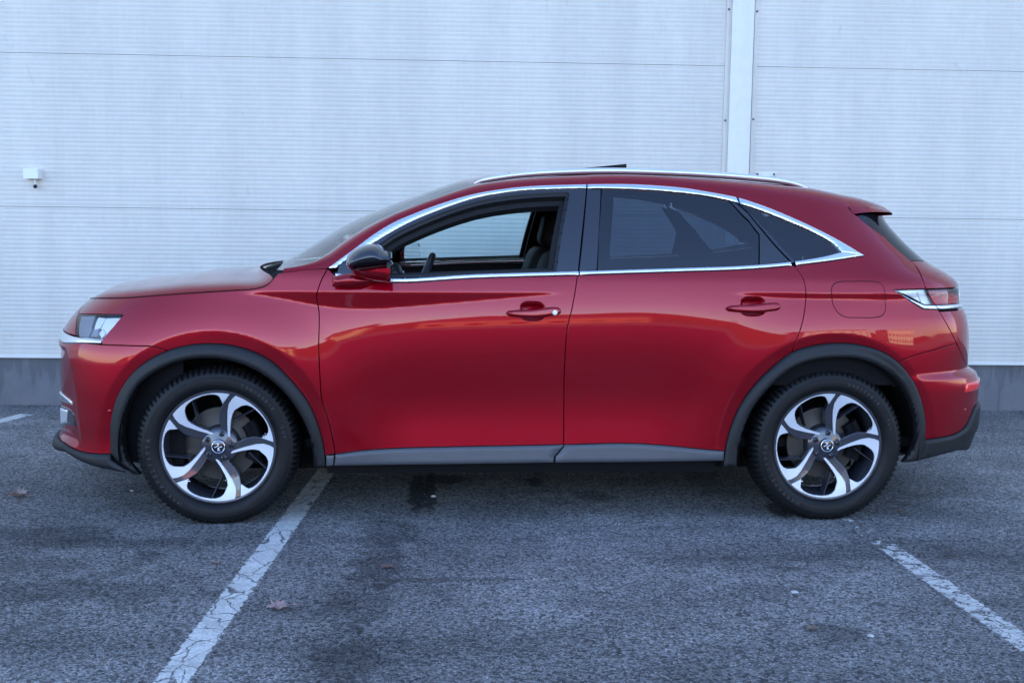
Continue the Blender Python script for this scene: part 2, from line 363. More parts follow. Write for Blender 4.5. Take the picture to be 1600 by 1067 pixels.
MT = dict(
    red=paint_mat(),
    chrome=simple('satin_chrome', (.82, .84, .87), .26, 1.0, noise=.03),
    black_gloss=simple('gloss_black_trim', (.012, .012, .016), .08, 0, coat=1.0, coatr=.02),
    clad=simple('grey_plastic_cladding', (.0100, .0105, .012), .52, 0, spec=.38, noise=.12, nscale=25, bump=.25, bscale=600),
    sill=simple('sill_cladding', (.070, .073, .082), .38, 0, noise=.10, nscale=18, bump=.15, bscale=600),
    black=simple('matt_black', (.006, .006, .007), .85, 0, noise=.2, spec=.15),
    rubber=simple('black_rubber', (.010, .010, .011), .6, 0, noise=.15, nscale=60, bump=.2),
    tyre=simple('tyre_rubber', (.0055, .0055, .006), .52, 0, spec=.28, noise=.25, nscale=22, bump=.45, bscale=160),
    tyre_text=simple('tyre_lettering', (.045, .045, .05), .36, 0),
    rail=simple('rail_aluminium', (.84, .85, .87), .38, .8, noise=.03),
    silver=simple('machined_alloy', (.66, .68, .72), .42, .35, noise=.04, nscale=30),
    rimdark=simple('anthracite_lacquer', (.050, .052, .068), .30, .5, coat=1.0, coatr=.04, noise=.06),
    disc=simple('brake_disc_steel', (.06, .055, .05), .45, .6, noise=.25, nscale=14),
    rust=simple('rusty_hub', (.16, .09, .05), .7, .3, noise=.4, nscale=30),
    cabin=simple('cabin_plastic', (.012, .0125, .014), .7, 0, noise=.1, bump=.3, bscale=500, spec=.25),
    cloth=simple('grey_brown_leather', (.014, .012, .012), .6, 0, spec=.3, noise=.1, nscale=60, bump=.3, bscale=300),
    leather=simple('black_leather', (.014, .0145, .017), .45, 0, noise=.1, bump=.3, bscale=300),
    stitch=simple('pale_stitching', (.6, .6, .58), .6),
    glass=glass_mat('clear_glass', (.68, .87, .88)),
    screen=glass_mat('windscreen_glass', (.93, .97, .96)),
    tint=glass_mat('privacy_glass', (.24, .29, .34), 1.72),
    lens=glass_mat('lamp_lens', (.97, .98, .98), 1.45),
    lens_grey=glass_mat('smoked_lens', (.90, .88, .92), 1.5),
    lampchrome=simple('lamp_reflector', (.93, .94, .95), .32, .75, noise=.03, nscale=80),
    lampwhite=simple('lamp_white', (.92, .93, .93), .3, 0, noise=.04, nscale=60),
    lampgrey=simple('lamp_grey', (.42, .42, .46), .3, .4),
    lampback=simple('lamp_housing_pink', (.80, .30, .36), .3, .1),
    redlens=simple('red_lens', (.90, .015, .02), .15, 0, coat=1.0, coatr=.05),
    redlamp=simple('red_lamp_scales', (.95, .03, .06), .3, .0, coat=1.0),
    rearglass=simple('dark_rear_glass', (.006, .007, .010), .10, 0, spec=.35),
    mirror=simple('mirror_glass', (.85, .87, .88), .02, 1.0),
    white=simple('white_plastic', (.80, .82, .80), .4, 0, noise=.05),
)
# ---------------------------------------------------------------- the setting
def asphalt_nodes(nt):
    N = nt.nodes.new; L = nt.links.new
    tc = N('ShaderNodeTexCoord')
    def noise(s, d=4, r=.5, w=0):
        t = N('ShaderNodeTexNoise'); t.inputs['Scale'].default_value = s; t.inputs['Detail'].default_value = d; t.inputs['Roughness'].default_value = r; t.inputs['Distortion'].default_value = w; L(tc.outputs['Object'], t.inputs[0]); return t.outputs[0]
    def mr(s, a, b, c, d):
        m = N('ShaderNodeMapRange'); m.inputs[1].default_value = a; m.inputs[2].default_value = b; m.inputs[3].default_value = c; m.inputs[4].default_value = d; L(s, m.inputs[0]); return m.outputs[0]
    def math_(op, a, b):
        m = N('ShaderNodeMath'); m.operation = op
        for i, q in enumerate((a, b)):
            if isinstance(q, (int, float)): m.inputs[i].default_value = q
            else: L(q, m.inputs[i])
        return m.outputs[0]
    vo = N('ShaderNodeTexVoronoi'); vo.inputs['Scale'].default_value = 108; L(tc.outputs['Object'], vo.inputs[0])
    sv = N('ShaderNodeSeparateColor'); L(vo.outputs['Color'], sv.inputs[0])
    v2 = N('ShaderNodeTexVoronoi'); v2.inputs['Scale'].default_value = 290; L(tc.outputs['Object'], v2.inputs[0])
    s2 = N('ShaderNodeSeparateColor'); L(v2.outputs['Color'], s2.inputs[0])
    stone = math_('MULTIPLY', mr(sv.outputs[0], .0, 1, .28, 1.80), mr(noise(120, 3, .7), .35, .65, .62, 1.40))
    pale = mr(s2.outputs[0], .84, 1, 1.0, 2.3)
    big = mr(noise(.55, 6, .6, .4), .35, .68, .66, 1.22)
    mid = mr(noise(3.2, 6, .62), .3, .7, .78, 1.22)
    col = math_('MULTIPLY', math_('MULTIPLY', stone, pale), math_('MULTIPLY', big, mid))
    # damp patches and oil marks
    damp = mr(noise(1.5, 8, .68, .9), .60, .66, 1, .62)
    oil = mr(noise(7.0, 3, .6, .5), .715, .76, 1, .55)
    col = math_('MULTIPLY', col, math_('MULTIPLY', damp, oil))
    def stain(cx, cy, rx, ry, k, wob=.9, sc=6):
        s = N('ShaderNodeVectorMath'); s.operation = 'SUBTRACT'; L(tc.outputs['Object'], s.inputs[0]); s.inputs[1].default_value = (cx, cy, 0)
        d = N('ShaderNodeVectorMath'); d.operation = 'DIVIDE'; L(s.outputs[0], d.inputs[0]); d.inputs[1].default_value = (rx, ry, 1)
        l = N('ShaderNodeVectorMath'); l.operation = 'LENGTH'; L(d.outputs[0], l.inputs[0])
        return mr(math_('ADD', l.outputs['Value'], math_('MULTIPLY', math_('SUBTRACT', noise(sc, 8, .75), .5), wob*4.5)), .72, 1.0, k, 1)
    for u, v, rx, ry, k, wob, sc_ in STAINS:
        q_ = at_z(u, v); col = math_('MULTIPLY', col, stain(q_[0], q_[1], rx, ry, k, wob, sc_))
    # long faint tyre tracks running along the car
    mp = N('ShaderNodeMapping'); mp.inputs['Scale'].default_value = (.10, 1.3, 1); mp.inputs['Rotation'].default_value = (0, 0, .05); L(tc.outputs['Object'], mp.inputs[0])
    tt = N('ShaderNodeTexNoise'); tt.inputs['Scale'].default_value = 2.2; tt.inputs['Detail'].default_value = 6; L(mp.outputs[0], tt.inputs[0])
    col = math_('MULTIPLY', col, mr(tt.outputs[0], .35, .7, 1.16, .80))
    cr = N('ShaderNodeTexVoronoi'); cr.feature = 'DISTANCE_TO_EDGE'; cr.inputs['Scale'].default_value = 1.1
    dn = N('ShaderNodeTexNoise'); dn.inputs['Scale'].default_value = 5; dn.inputs['Detail'].default_value = 6; L(tc.outputs['Object'], dn.inputs[0])
    ad = N('ShaderNodeVectorMath'); ad.operation = 'MULTIPLY_ADD'; L(dn.outputs['Color'], ad.inputs[0]); ad.inputs[1].default_value = (.35, .35, .35); L(tc.outputs['Object'], ad.inputs[2]); L(ad.outputs[0], cr.inputs[0])
    crm = mr(cr.outputs['Distance'], .002, .006, 0, 1)
    gate = mr(noise(.8, 3), .53, .58, 1, 0)
    crack = math_('MAXIMUM', crm, gate)
    col = math_('MULTIPLY', col, mr(crack, 0, 1, .62, 1))
    rgb = N('ShaderNodeVectorMath'); rgb.operation = 'SCALE'; rgb.inputs[0].default_value = ASPH; L(col, rgb.inputs['Scale'])
    hgt = math_('ADD', math_('MULTIPLY', mr(vo.outputs['Distance'], 0, .6, 1, 0), 1.0), math_('MULTIPLY', mr(v2.outputs['Distance'], 0, .6, 1, 0), .5))
    hgt = math_('ADD', hgt, math_('MULTIPLY', noise(30, 4), .8)); hgt = math_('ADD', hgt, math_('MULTIPLY', crack, .8))
    bp = N('ShaderNodeBump'); bp.inputs['Strength'].default_value = .6; bp.inputs['Distance'].default_value = .003; L(hgt, bp.inputs['Height'])
    rough = mr(damp, .62, 1, .62, .86)
    return rgb.outputs[0], bp.outputs[0], rough, tc, noise, mr, math_, sv.outputs[1]
KLEN = {True: 62., False: 48.}
STAINS = ((652,768,.05,.42,.22,.6,16),(672,765,.035,.46,.22,.6,18),(700,748,.12,.12,.35,.7,14),(835,752,.05,.12,.35,.6,16),(590,880,.11,.30,.58,.9,11),(560,945,.13,.22,.60,.9,11),(610,830,.14,.22,.66,.7,8),(550,1030,.15,.20,.60,.9,11),(1215,797,.05,.16,.30,.7,18),(200,848,.50,.07,.66,.8,6),(120,925,.55,.12,.74,.8,5),(1310,990,.10,.10,.60,.6,10),(1210,925,.16,.10,.72,.6,8),(700,905,.30,.03,.62,.7,9),(1310,870,.9,.05,.80,.6,5),(60,835,.4,.12,.66,.7,6),(930,775,.12,.12,.55,.7,12))
ASPH = (.158, .150, .142)
def asphalt():
    m, nt, b = M_('worn_asphalt'); c, n, r, *_ = asphalt_nodes(nt); L = nt.links.new
    L(c, b.inputs['Base Color']); L(n, b.inputs['Normal']); L(r, b.inputs['Roughness']); b.inputs['Specular IOR Level'].default_value = .35
    return m
def paint_line(name, wear, seed):
    """road paint worn through to the same asphalt"""
    m, nt, b = M_(name); c, n, r, tc, noise, mr, math_, sr = asphalt_nodes(nt); L = nt.links.new; N = nt.nodes.new
    uv = N('ShaderNodeUVMap'); su = N('ShaderNodeSeparateXYZ'); L(uv.outputs[0], su.inputs[0])
    edge = math_('MULTIPLY', math_('ABSOLUTE', math_('SUBTRACT', su.outputs[0], .5), 0), 2.0)
    e = math_('ADD', edge, math_('MULTIPLY', math_('SUBTRACT', noise(34, 6, .75), .5), .75))
    m1 = mr(e, .72, .77, 1, 0)
    if wear < .56: wear_ = mr(su.outputs[1], .15, .22, wear-.135, wear-.005)
    chip = mr(math_('ADD', noise(17, 8, .72, .3), math_('MULTIPLY', math_('SUBTRACT', sr, .5), .10)), wear, wear+.02, 1, 0) if wear > .56 else mr(math_('SUBTRACT', math_('ADD', noise(17, 8, .72, .3), math_('MULTIPLY', math_('SUBTRACT', sr, .5), .10)), wear_), 0, .02, 1, 0)
    cb = N('ShaderNodeCombineXYZ'); L(math_('MULTIPLY', su.outputs[0], 1.5), cb.inputs[0]); L(math_('MULTIPLY', su.outputs[1], KLEN[wear > .56]), cb.inputs[1])
    dn = N('ShaderNodeTexNoise'); dn.inputs['Scale'].default_value = 9; dn.inputs['Detail'].default_value = 6; L(tc.outputs['Object'], dn.inputs[0])
    ad = N('ShaderNodeVectorMath'); ad.operation = 'MULTIPLY_ADD'; L(dn.outputs['Color'], ad.inputs[0]); ad.inputs[1].default_value = (1.1, 1.1, 0); L(cb.outputs[0], ad.inputs[2])
    cv = N('ShaderNodeTexVoronoi'); cv.feature = 'DISTANCE_TO_EDGE'; cv.inputs['Scale'].default_value = 1; L(ad.outputs[0], cv.inputs[0])
    ck = math_('MAXIMUM', mr(cv.outputs[0], .008, .030, 0, 1), mr(noise(5, 4), .60, .68, 0, 1))
    mask = math_('MULTIPLY', math_('MULTIPLY', m1, chip), ck)
    mx = N('ShaderNodeMix'); mx.data_type = 'RGBA'; L(mask, mx.inputs[0]); L(c, mx.inputs[6])
    pc = N('ShaderNodeVectorMath'); pc.operation = 'SCALE'; pc.inputs[0].default_value = (.68, .66, .61); L(math_('MULTIPLY', mr(noise(9, 5), .3, .7, .80, 1.1), mr(sr, 0, 1, .80, 1.08)), pc.inputs['Scale']); L(pc.outputs[0], mx.inputs[7])
    L(mx.outputs[2], b.inputs['Base Color']); L(n, b.inputs['Normal']); b.inputs['Roughness'].default_value = .8; b.inputs['Specular IOR Level'].default_value = .35
    return m
g = MB(); xs = [-900,-200,-60,-14,-5,0,5,14,60,200,900]; ys = [-1100,-300,-90,-30,-12,-7,-4,-1,2.16,30,200]
g.grid(np.array([[(x, y, 0) for y in ys] for x in xs])); tag(g.build('asphalt_ground', asphalt()), kind='structure')
def strip(name, p0, p1, w0, w1, mat, label=None):
    p0 = np.array(p0[:2]); p1 = np.array(p1[:2]); d = (p1-p0)/np.linalg.norm(p1-p0); s = np.array([d[1], -d[0]])
    n = 12; V = []; 
    for i in range(n+1):
        p = p0+(p1-p0)*i/n; w = (w0+(w1-w0)*i/n)/2
        V += [(*(p-s*w), .0012), (*(p+s*w), .0012)]
    o = mesh(name, V, [(2*i+1, 2*i+3, 2*i+2, 2*i) for i in range(n)], mat, smooth=False)
    if (o.data.polygons[0].normal.z < 0): o.data.flip_normals()
    uvl = o.data.uv_layers.new(name='uv')
    for lp in o.data.loops: k = lp.vertex_index; uvl.data[lp.index].uv = (k % 2, (k//2)/n)
    tag(o, kind='structure'); return o
PL = paint_line('worn_line_paint', .62, 1); PL2 = paint_line('flaking_line_paint', .535, 2)
a_ = at_z(516, 728)[:2]; b_ = at_z(266, 1067)[:2]; dd = b_-a_
strip('parking_line', a_-dd*1.2, b_+dd*.8, .135, .135, PL)
a_ = at_z(1322, 808)[:2]; b_ = at_z(1600, 1004)[:2]; dd = b_-a_
strip('parking_line', a_-dd*.0, a_+dd*1.6, .125, .125, PL2)
a_ = at_z(-40, 668)[:2]; b_ = at_z(41, 647.5)[:2]; dd = b_-a_
strip('parking_line', a_-dd*2, b_, .135, .135, PL)
# ---- the hall: sandwich panels with fine ribs above a concrete plinth
WY = 2.0925; WA = -.0310
hall = empty('warehouse', (0, 0, 0)); tag(hall, 'long pale warehouse wall of finely ribbed panels above a grey concrete plinth', 'building')
wrot = math.atan(WA); 
def wl(x, d, z):            # along the wall, distance in front of it (towards the camera), height
    return (x*math.cos(wrot)+d*math.sin(wrot), WY+x*math.sin(wrot)-d*math.cos(wrot), z)
def panel_mat(name, base, seedv):
    m, nt, b = M_(name); N = nt.nodes.new; L = nt.links.new; tc = N('ShaderNodeTexCoord')
    mp = N('ShaderNodeMapping'); mp.inputs['Scale'].default_value = (2.6, 2.6, .35); L(tc.outputs['Object'], mp.inputs[0])
    t = N('ShaderNodeTexNoise'); t.inputs['Scale'].default_value = 1.6; t.inputs['Detail'].default_value = 6; L(mp.outputs[0], t.inputs[0])
    t2 = N('ShaderNodeTexNoise'); t2.inputs['Scale'].default_value = 14; t2.inputs['Detail'].default_value = 6; t2.inputs['Roughness'].default_value = .7; L(tc.outputs['Object'], t2.inputs[0])
    a = N('ShaderNodeMapRange'); a.inputs[1].default_value = .3; a.inputs[2].default_value = .7; a.inputs[3].default_value = .93; a.inputs[4].default_value = 1.04; L(t.outputs[0], a.inputs[0])
    a2 = N('ShaderNodeMapRange'); a2.inputs[1].default_value = .3; a2.inputs[2].default_value = .75; a2.inputs[3].default_value = .95; a2.inputs[4].default_value = 1.04; L(t2.outputs[0], a2.inputs[0])
    mu = N('ShaderNodeMath'); mu.operation = 'MULTIPLY'; L(a.outputs[0], mu.inputs[0]); L(a2.outputs[0], mu.inputs[1])
    # faint grid of rolling marks across the ribs, and small grey scuffs
    wv = N('ShaderNodeTexWave'); wv.bands_direction = 'X'; wv.inputs['Scale'].default_value = 7.2; wv.inputs['Distortion'].default_value = .6; wv.inputs['Detail'].default_value = 2; L(tc.outputs['Object'], wv.inputs[0])
    w2 = N('ShaderNodeMapRange'); w2.inputs[3].default_value = .994; w2.inputs[4].default_value = 1.004; L(wv.outputs[0], w2.inputs[0])
    m2 = N('ShaderNodeMath'); m2.operation = 'MULTIPLY'; L(mu.outputs[0], m2.inputs[0]); L(w2.outputs[0], m2.inputs[1])
    mp3 = N('ShaderNodeMapping'); mp3.inputs['Scale'].default_value = (1.0, 1, .5); L(tc.outputs['Object'], mp3.inputs[0])
    t3 = N('ShaderNodeTexNoise'); t3.inputs['Scale'].default_value = 9; t3.inputs['Detail'].default_value = 5; t3.inputs['Distortion'].default_value = .8; L(mp3.outputs[0], t3.inputs[0])
    a3 = N('ShaderNodeMapRange'); a3.inputs[1].default_value = .70; a3.inputs[2].default_value = .78; a3.inputs[3].default_value = 1; a3.inputs[4].default_value = .86; L(t3.outputs[0], a3.inputs[0])
    m3 = N('ShaderNodeMath'); m3.operation = 'MULTIPLY'; L(m2.outputs[0], m3.inputs[0]); L(a3.outputs[0], m3.inputs[1])
    v = N('ShaderNodeVectorMath'); v.operation = 'SCALE'; v.inputs[0].default_value = base; L(m3.outputs[0], v.inputs['Scale']); L(v.outputs[0], b.inputs['Base Color'])
    setp(b, rough=.42, spec=.4)
    bp = N('ShaderNodeBump'); bp.inputs['Strength'].default_value = .3; bp.inputs['Distance'].default_value = .004; L(t2.outputs[0], bp.inputs['Height']); L(bp.outputs[0], b.inputs['Normal'])
    return m
PANEL = panel_mat('coated_wall_sheet', (.67, .635, .555), 0); COVER = panel_mat('cover_sheet', (.77, .76, .69), 1)
Z1, Z2, Z3 = 2.4254, 1.3962, .3512; PH = (Z1-Z3)/2
def ribbed(x0, x1, z0, z1):
    n = max(1, int(round((z1-z0)/.0305))); V = []; Fc = []; prof = []
    z0 += .0015; z1 -= .0015; p = (z1-z0)/n
    prof.append((z0, -.02))
    prof += [(z0, 0.0)]
    for k in range(n):
        b = z0+k*p
        prof += [(b+p*.12, .0), (b+p*.24, -.0013), (b+p*.36, -.0016), (b+p*.52, -.0006), (b+p*.72, .0), (b+p*.98, .0)]
    prof += [(z1, 0.0), (z1, -.02)]
    xs_ = np.linspace(x0, x1, max(2, int((x1-x0)/3)))
    for z, d in prof:
        for x in xs_: V.append(wl(x, d, z))
    k = len(xs_)
    for i in range(len(prof)-1):
        for j in range(k-1): Fc.append((i*k+j, i*k+j+1, (i+1)*k+j+1, (i+1)*k+j))
    return V, Fc
levels = [Z3+PH*i for i in range(0, 12)]; COLX0, COLX1 = 1.60, 1.824
for i in range(11):
    for x0, x1 in ((-26, COLX0+.01), (COLX1-.01, 24)):
        V, Fc = ribbed(x0, x1, levels[i], levels[i+1])
        mesh('wall_panel', V, Fc, PANEL, hall, smooth=True, sharp=50)
HT = levels[-1]
b = MB()
def wbox(mb, x0, x1, d0, d1, z0, z1, m=0):
    P = [wl(x, d, z) for z in (z0, z1) for x, d in ((x0, d1), (x1, d1), (x1, d0), (x0, d0))]
    mb.add(P, [(3,2,1,0),(4,5,6,7),(0,1,5,4),(1,2,6,5),(2,3,7,6),(3,0,4,7)], m)
wbox(b, -26, 24, -.30, -.022, Z3-.01, HT+.3); b.build('wall_core', simple('dark_joint_gasket', (.08, .085, .09), .7), hall)  # dark grey core that shows in the joints between the panels
b = MB(); wbox(b, -26, 24, -18, -.31, 0, HT+.25); b.build('building_mass', PANEL, hall)
b = MB(); wbox(b, -26.05, 24.05, -.3, .03, HT+.3, HT+.42); b.build('roof_edge', COVER, hall)
# pilaster cover with its two edge strips
b = MB(); wbox(b, COLX0+.034, COLX1-.034, -.01, .030, Z3-.02, HT+.29); b.build('column_cover', COVER, hall)
for x in (COLX0, COLX1-.030):
    b = MB(); wbox(b, x, x+.030, -.01, .017, Z3-.02, HT+.29); wbox(b, x+(.026 if x == COLX0 else 0), x+(.030 if x == COLX0 else .004), .017, .034, Z3-.02, HT+.29); b.build('edge_strip', PANEL, hall)
SCREW = simple('grey_screw', (.16, .17, .18), .5, .4)
def screw(x, z, r=.0085, d=.017):
    m = MB(); th = np.linspace(0, 2*math.pi, 8, endpoint=False)
    G = [[wl(x+rr*math.cos(t), dd_, z+rr*math.sin(t)) for t in th] for rr, dd_ in ((r, d), (r, d+.004), (r*.6, d+.007), (.0005, d+.007))]
    m.grid(np.array(G), 0, closed_v=True); return m.build('screw', SCREW, hall, smooth=True)
for z in [Z1-.4+.77*k for k in range(-1, 9)]:
    pass
def wall_at(u, v):
    n = np.array([math.sin(wrot)*-1, math.cos(wrot), 0]); d = AXF+AXR*(u-800)/CAM[6]-AXU*(v-533.5)/CAM[6]
    q = np.array([0, WY, 0]); P = ORI+d*(((q-ORI)@n)/(d@n)); return P[0]/math.cos(wrot), P[2]
for u, v in ((1141, 16), (1182, 19), (1136, 189), (1178, 187)):
    x, z = wall_at(u, v); x = COLX0+.013 if u < 1160 else COLX1-.013
    for k in range(0, 9):
        if z+k*.0 < HT: screw(x, z+.0 if k == 0 else min(HT-.1, Z1+.4+.79*k+(.02 if u > 1160 else 0)))
# small plate with two screws beside the cover
x, z = wall_at(1197, 273); b = MB(); wbox(b, x-.07, x+.07, .0, .006, z-.012, z+.014); b.build('fixing_plate', COVER, hall)
for dx in (-.063, .055): screw(x+dx, z+.002, .009, .006)
# drip flashing under the lowest panels, then the concrete plinth
b = MB(); wbox(b, -26, 24, -.02, .016, Z3-.012, Z3+.003); b.build('drip_flashing', COVER, hall)
def concrete():
    m, nt, b = M_('plinth_concrete'); N = nt.nodes.new; L = nt.links.new; tc = N('ShaderNodeTexCoord')
    t = N('ShaderNodeTexNoise'); t.inputs['Scale'].default_value = 3; t.inputs['Detail'].default_value = 8; t.inputs['Roughness'].default_value = .65; L(tc.outputs['Object'], t.inputs[0])
    mp = N('ShaderNodeMapping'); mp.inputs['Scale'].default_value = (22, 22, 2.2); L(tc.outputs['Object'], mp.inputs[0])
    t2 = N('ShaderNodeTexNoise'); t2.inputs['Scale'].default_value = 1; t2.inputs['Detail'].default_value = 4; L(mp.outputs[0], t2.inputs[0])
    sx = N('ShaderNodeSeparateXYZ'); L(tc.outputs['Object'], sx.inputs[0])
    a = N('ShaderNodeMapRange'); a.inputs[1].default_value = .3; a.inputs[2].default_value = .7; a.inputs[3].default_value = .8; a.inputs[4].default_value = 1.15; L(t.outputs[0], a.inputs[0])
    # run-off streaks from the foot of the panels
    zz = N('ShaderNodeMapRange'); zz.inputs[1].default_value = .10; zz.inputs[2].default_value = .30; L(sx.outputs[2], zz.inputs[0])
    s = N('ShaderNodeMath'); s.operation = 'ADD'; L(t2.outputs[0], s.inputs[0]); z2 = N('ShaderNodeMath'); z2.operation = 'MULTIPLY'; z2.inputs[1].default_value = .25; L(zz.outputs[0], z2.inputs[0]); L(z2.outputs[0], s.inputs[1])
    st = N('ShaderNodeMapRange'); st.inputs[1].default_value = .63; st.inputs[2].default_value = .72; st.inputs[3].default_value = 1; st.inputs[4].default_value = .80; L(s.outputs[0], st.inputs[0])
    mu = N('ShaderNodeMath'); mu.operation = 'MULTIPLY'; L(a.outputs[0], mu.inputs[0]); L(st.outputs[0], mu.inputs[1])
    v = N('ShaderNodeVectorMath'); v.operation = 'SCALE'; v.inputs[0].default_value = (.155, .157, .165); L(mu.outputs[0], v.inputs['Scale']); L(v.outputs[0], b.inputs['Base Color'])
    setp(b, rough=.85); bp = N('ShaderNodeBump'); bp.inputs['Strength'].default_value = .4; bp.inputs['Distance'].default_value = .004; L(t.outputs[0], bp.inputs['Height']); L(bp.outputs[0], b.inputs['Normal'])
    return m
b = MB(); wbox(b, -26, 24, -.3, -.012, -.2, Z3-.013); b.build('plinth', concrete(), hall)
# ---- twilight sensor on the wall
x, z = wall_at(54, 272); sb = empty('wall_sensor', wl(x, 0, z)); tag(sb, 'small white box with a little round eye on a stem, left on the wall', 'sensor')
b = MB(); w, h = .049, .034
b.box((-w, -.075, -h), (w, .002, h)); o = b.build('housing', MT['white'], sb); 
o.data.transform(Matrix.Rotation(wrot, 4, 'Z'))
b = MB(); b.tube([(.012, -.04, -h+.004), (.014, -.042, -.075)], .006); b.build('stem', MT['white'], sb, smooth=True)
b = MB(); b.lathe([(.0005, -.014), (.009, -.011), (.013, -.004), (.014, 0), (.013, .006), (.009, .011), (.0005, .014)], 14, axis='y', c=(.016, -.042, -.086), flip=True); b.build('eye', MT['rubber'], sb, smooth=True)
# ---------------------------------------------------------------- the car
car = empty('parked_car', (0, 0, 0)); tag(car, 'shiny red suv seen from its left side with its driver window down', 'car')
def J(*segs):
    out = []
    for s in segs:
        s = np.asarray(s, float).reshape(-1, 2)
        for p in s:
            if not out or np.hypot(*(out[-1]-p)) > 1e-6: out.append(p)
    if np.hypot(*(out[0]-out[-1])) < 1e-6: out.pop()
    return np.array(out)
def S_(*p, n=6): return catmull(p, n)
def AZ(px): return uv2az(px)
def wrap_az(px, h=4.0): return AZ(densify(np.asarray(px, float), h))
def edge_strip_mesh(poly, depths, f, offs0=0, skipf=None):
    """rows going inwards from a panel outline: list of (inset, depth)"""
    rows = []
    for ins_, dep in depths:
        q = inset(poly, ins_) if ins_ else poly
        rows.append(q)
    return rows
def panel(name, az, mat, parent=car, off=0.0, gap=.0016, ha=.012, hz=.009, flange=.022, pillow=0, prad=.01, far=True, closed_centre=False, bevel=.0016, fmat=None, label=None, f=None, holes=()):
    f = f or skin
    az = np.asarray(az, float)
    if area2(az) < 0: az = az[::-1]
    az = densify(az, .012)
    if gap: az = inset(az, gap)
    base = inset(az, bevel) if bevel else az
    if pillow: base = az
    if not holes: V2, Fc = cut_grid(base, ha, hz)
    else:       # cut in two through the middle of the opening, each half with its notch
        h_ = densify(holes[0], .005); ca = (h_[:, 0].min()+h_[:, 0].max())/2; V2 = []; Fc = []
        for less in (True, False):
            A = np.array(clip_half([tuple(p) for p in base], 0, ca, less)); H = np.array(clip_half([tuple(p) for p in h_], 0, ca, less))
            on = np.abs(A[:, 0]-ca) < 1e-9; n = len(A); best = max((i for i in range(n) if on[i] and on[(i+1) % n]), key=lambda i: abs(A[i, 1]-A[(i+1) % n, 1]))
            k = [i for i in range(len(H)) if abs(H[i, 0]-ca) < 1e-9 and abs(H[(i+1) % len(H), 0]-ca) < 1e-9][0]
            H = np.roll(H, -(k+1), 0)          # from one end of the chord to the other round the arc
            up = A[(best+1) % n, 1] > A[best, 1]
            if (H[0, 1] < H[-1, 1]) != up: H = H[::-1]
            poly_ = np.vstack([A[:best+1], H, A[best+1:]])
            v_, f_ = cut_grid(poly_, ha, hz); b_ = len(V2); V2 += list(v_); Fc += [[i+b_ for i in q_] for q_ in f_]
        V2 = np.array(V2)
    P = f(V2[:, 0], V2[:, 1]); N = normal(V2[:, 0], V2[:, 1], f)
    if pillow:
        d = dist_poly(base, V2); t = np.clip(d/prad, 0, 1); h = off+pillow*np.sqrt(np.maximum(0, 1-(1-t)**2))
        P = P+N*h[:, None]
        e = .0015; h2 = lambda q: off+pillow*np.sqrt(np.maximum(0, 1-(1-np.clip(dist_poly(base, q)/prad, 0, 1))**2))
        def pf(q): return f(q[:, 0], q[:, 1])+normal(q[:, 0], q[:, 1], f)*h2(q)[:, None]
        # normals from geometry (finite differences would step over the rim)
        NN = None
    else:
        P = P+N*off; NN = N
    mats = [mat, fmat or mat]; Vv = list(P); Ff = list(Fc); mi = [0]*len(Fc); Nn = list(NN) if NN is not None else None
    if flange:
        n = len(az); keep = np.ones(n, bool)
        if closed_centre:
            for i in range(n):
                j = (i+1) % n
                if (az[i, 0] < AMIN+.03 and az[j, 0] < AMIN+.03) or (az[i, 0] > AMAX-.03 and az[j, 0] > AMAX-.03): keep[i] = False
        en = normal(az[:, 0], az[:, 1], f); ep = f(az[:, 0], az[:, 1]); tang = np.roll(ep, -1, 0)-np.roll(ep, 1, 0); tang /= np.maximum(np.linalg.norm(tang, axis=1, keepdims=True), 1e-9)
        sd = np.cross(tang, en)    # points out of the panel
        bp_ = f(base[:, 0], base[:, 1])+en*off if (len(base) == n and not pillow) else ep+en*off
        if len(base) != n and not pillow: bp_ = ep+en*off
        lo = ep+en*(off-bevel); bot = ep+en*(off-flange)
        b0 = len(Vv)
        for row, nn in ((bp_, en), (lo, (en*.25+sd)), (bot, sd)):
            Vv += list(row)
            if Nn is not None: Nn += list(nn/np.linalg.norm(nn, axis=1, keepdims=True))
        for i in range(n):
            if not keep[i]: continue
            j = (i+1) % n
            for r in range(2):
                Ff.append([b0+r*n+i, b0+(r+1)*n+i, b0+(r+1)*n+j, b0+r*n+j]); mi.append(0 if r == 0 else 1)
    if closed_centre:
        k = len(Vv); Vv = Vv+[p*np.array([1, -1, 1]) for p in Vv]; Ff = Ff+[[k+i for i in reversed(q)] for q in Ff]; mi = mi+mi
        if Nn is not None: Nn = Nn+[p*np.array([1, -1, 1]) for p in Nn]
    o = mesh(name, Vv, Ff, mats, parent, True, normals=Nn, mi=mi, sharp=None if Nn is not None else 45)
    if Nn is not None: o['cn'] = 1
    else: o['sharp'] = 45
    if label: o['label'] = label
    if far and not closed_centre: mirror_copy(o, parent)
    return o
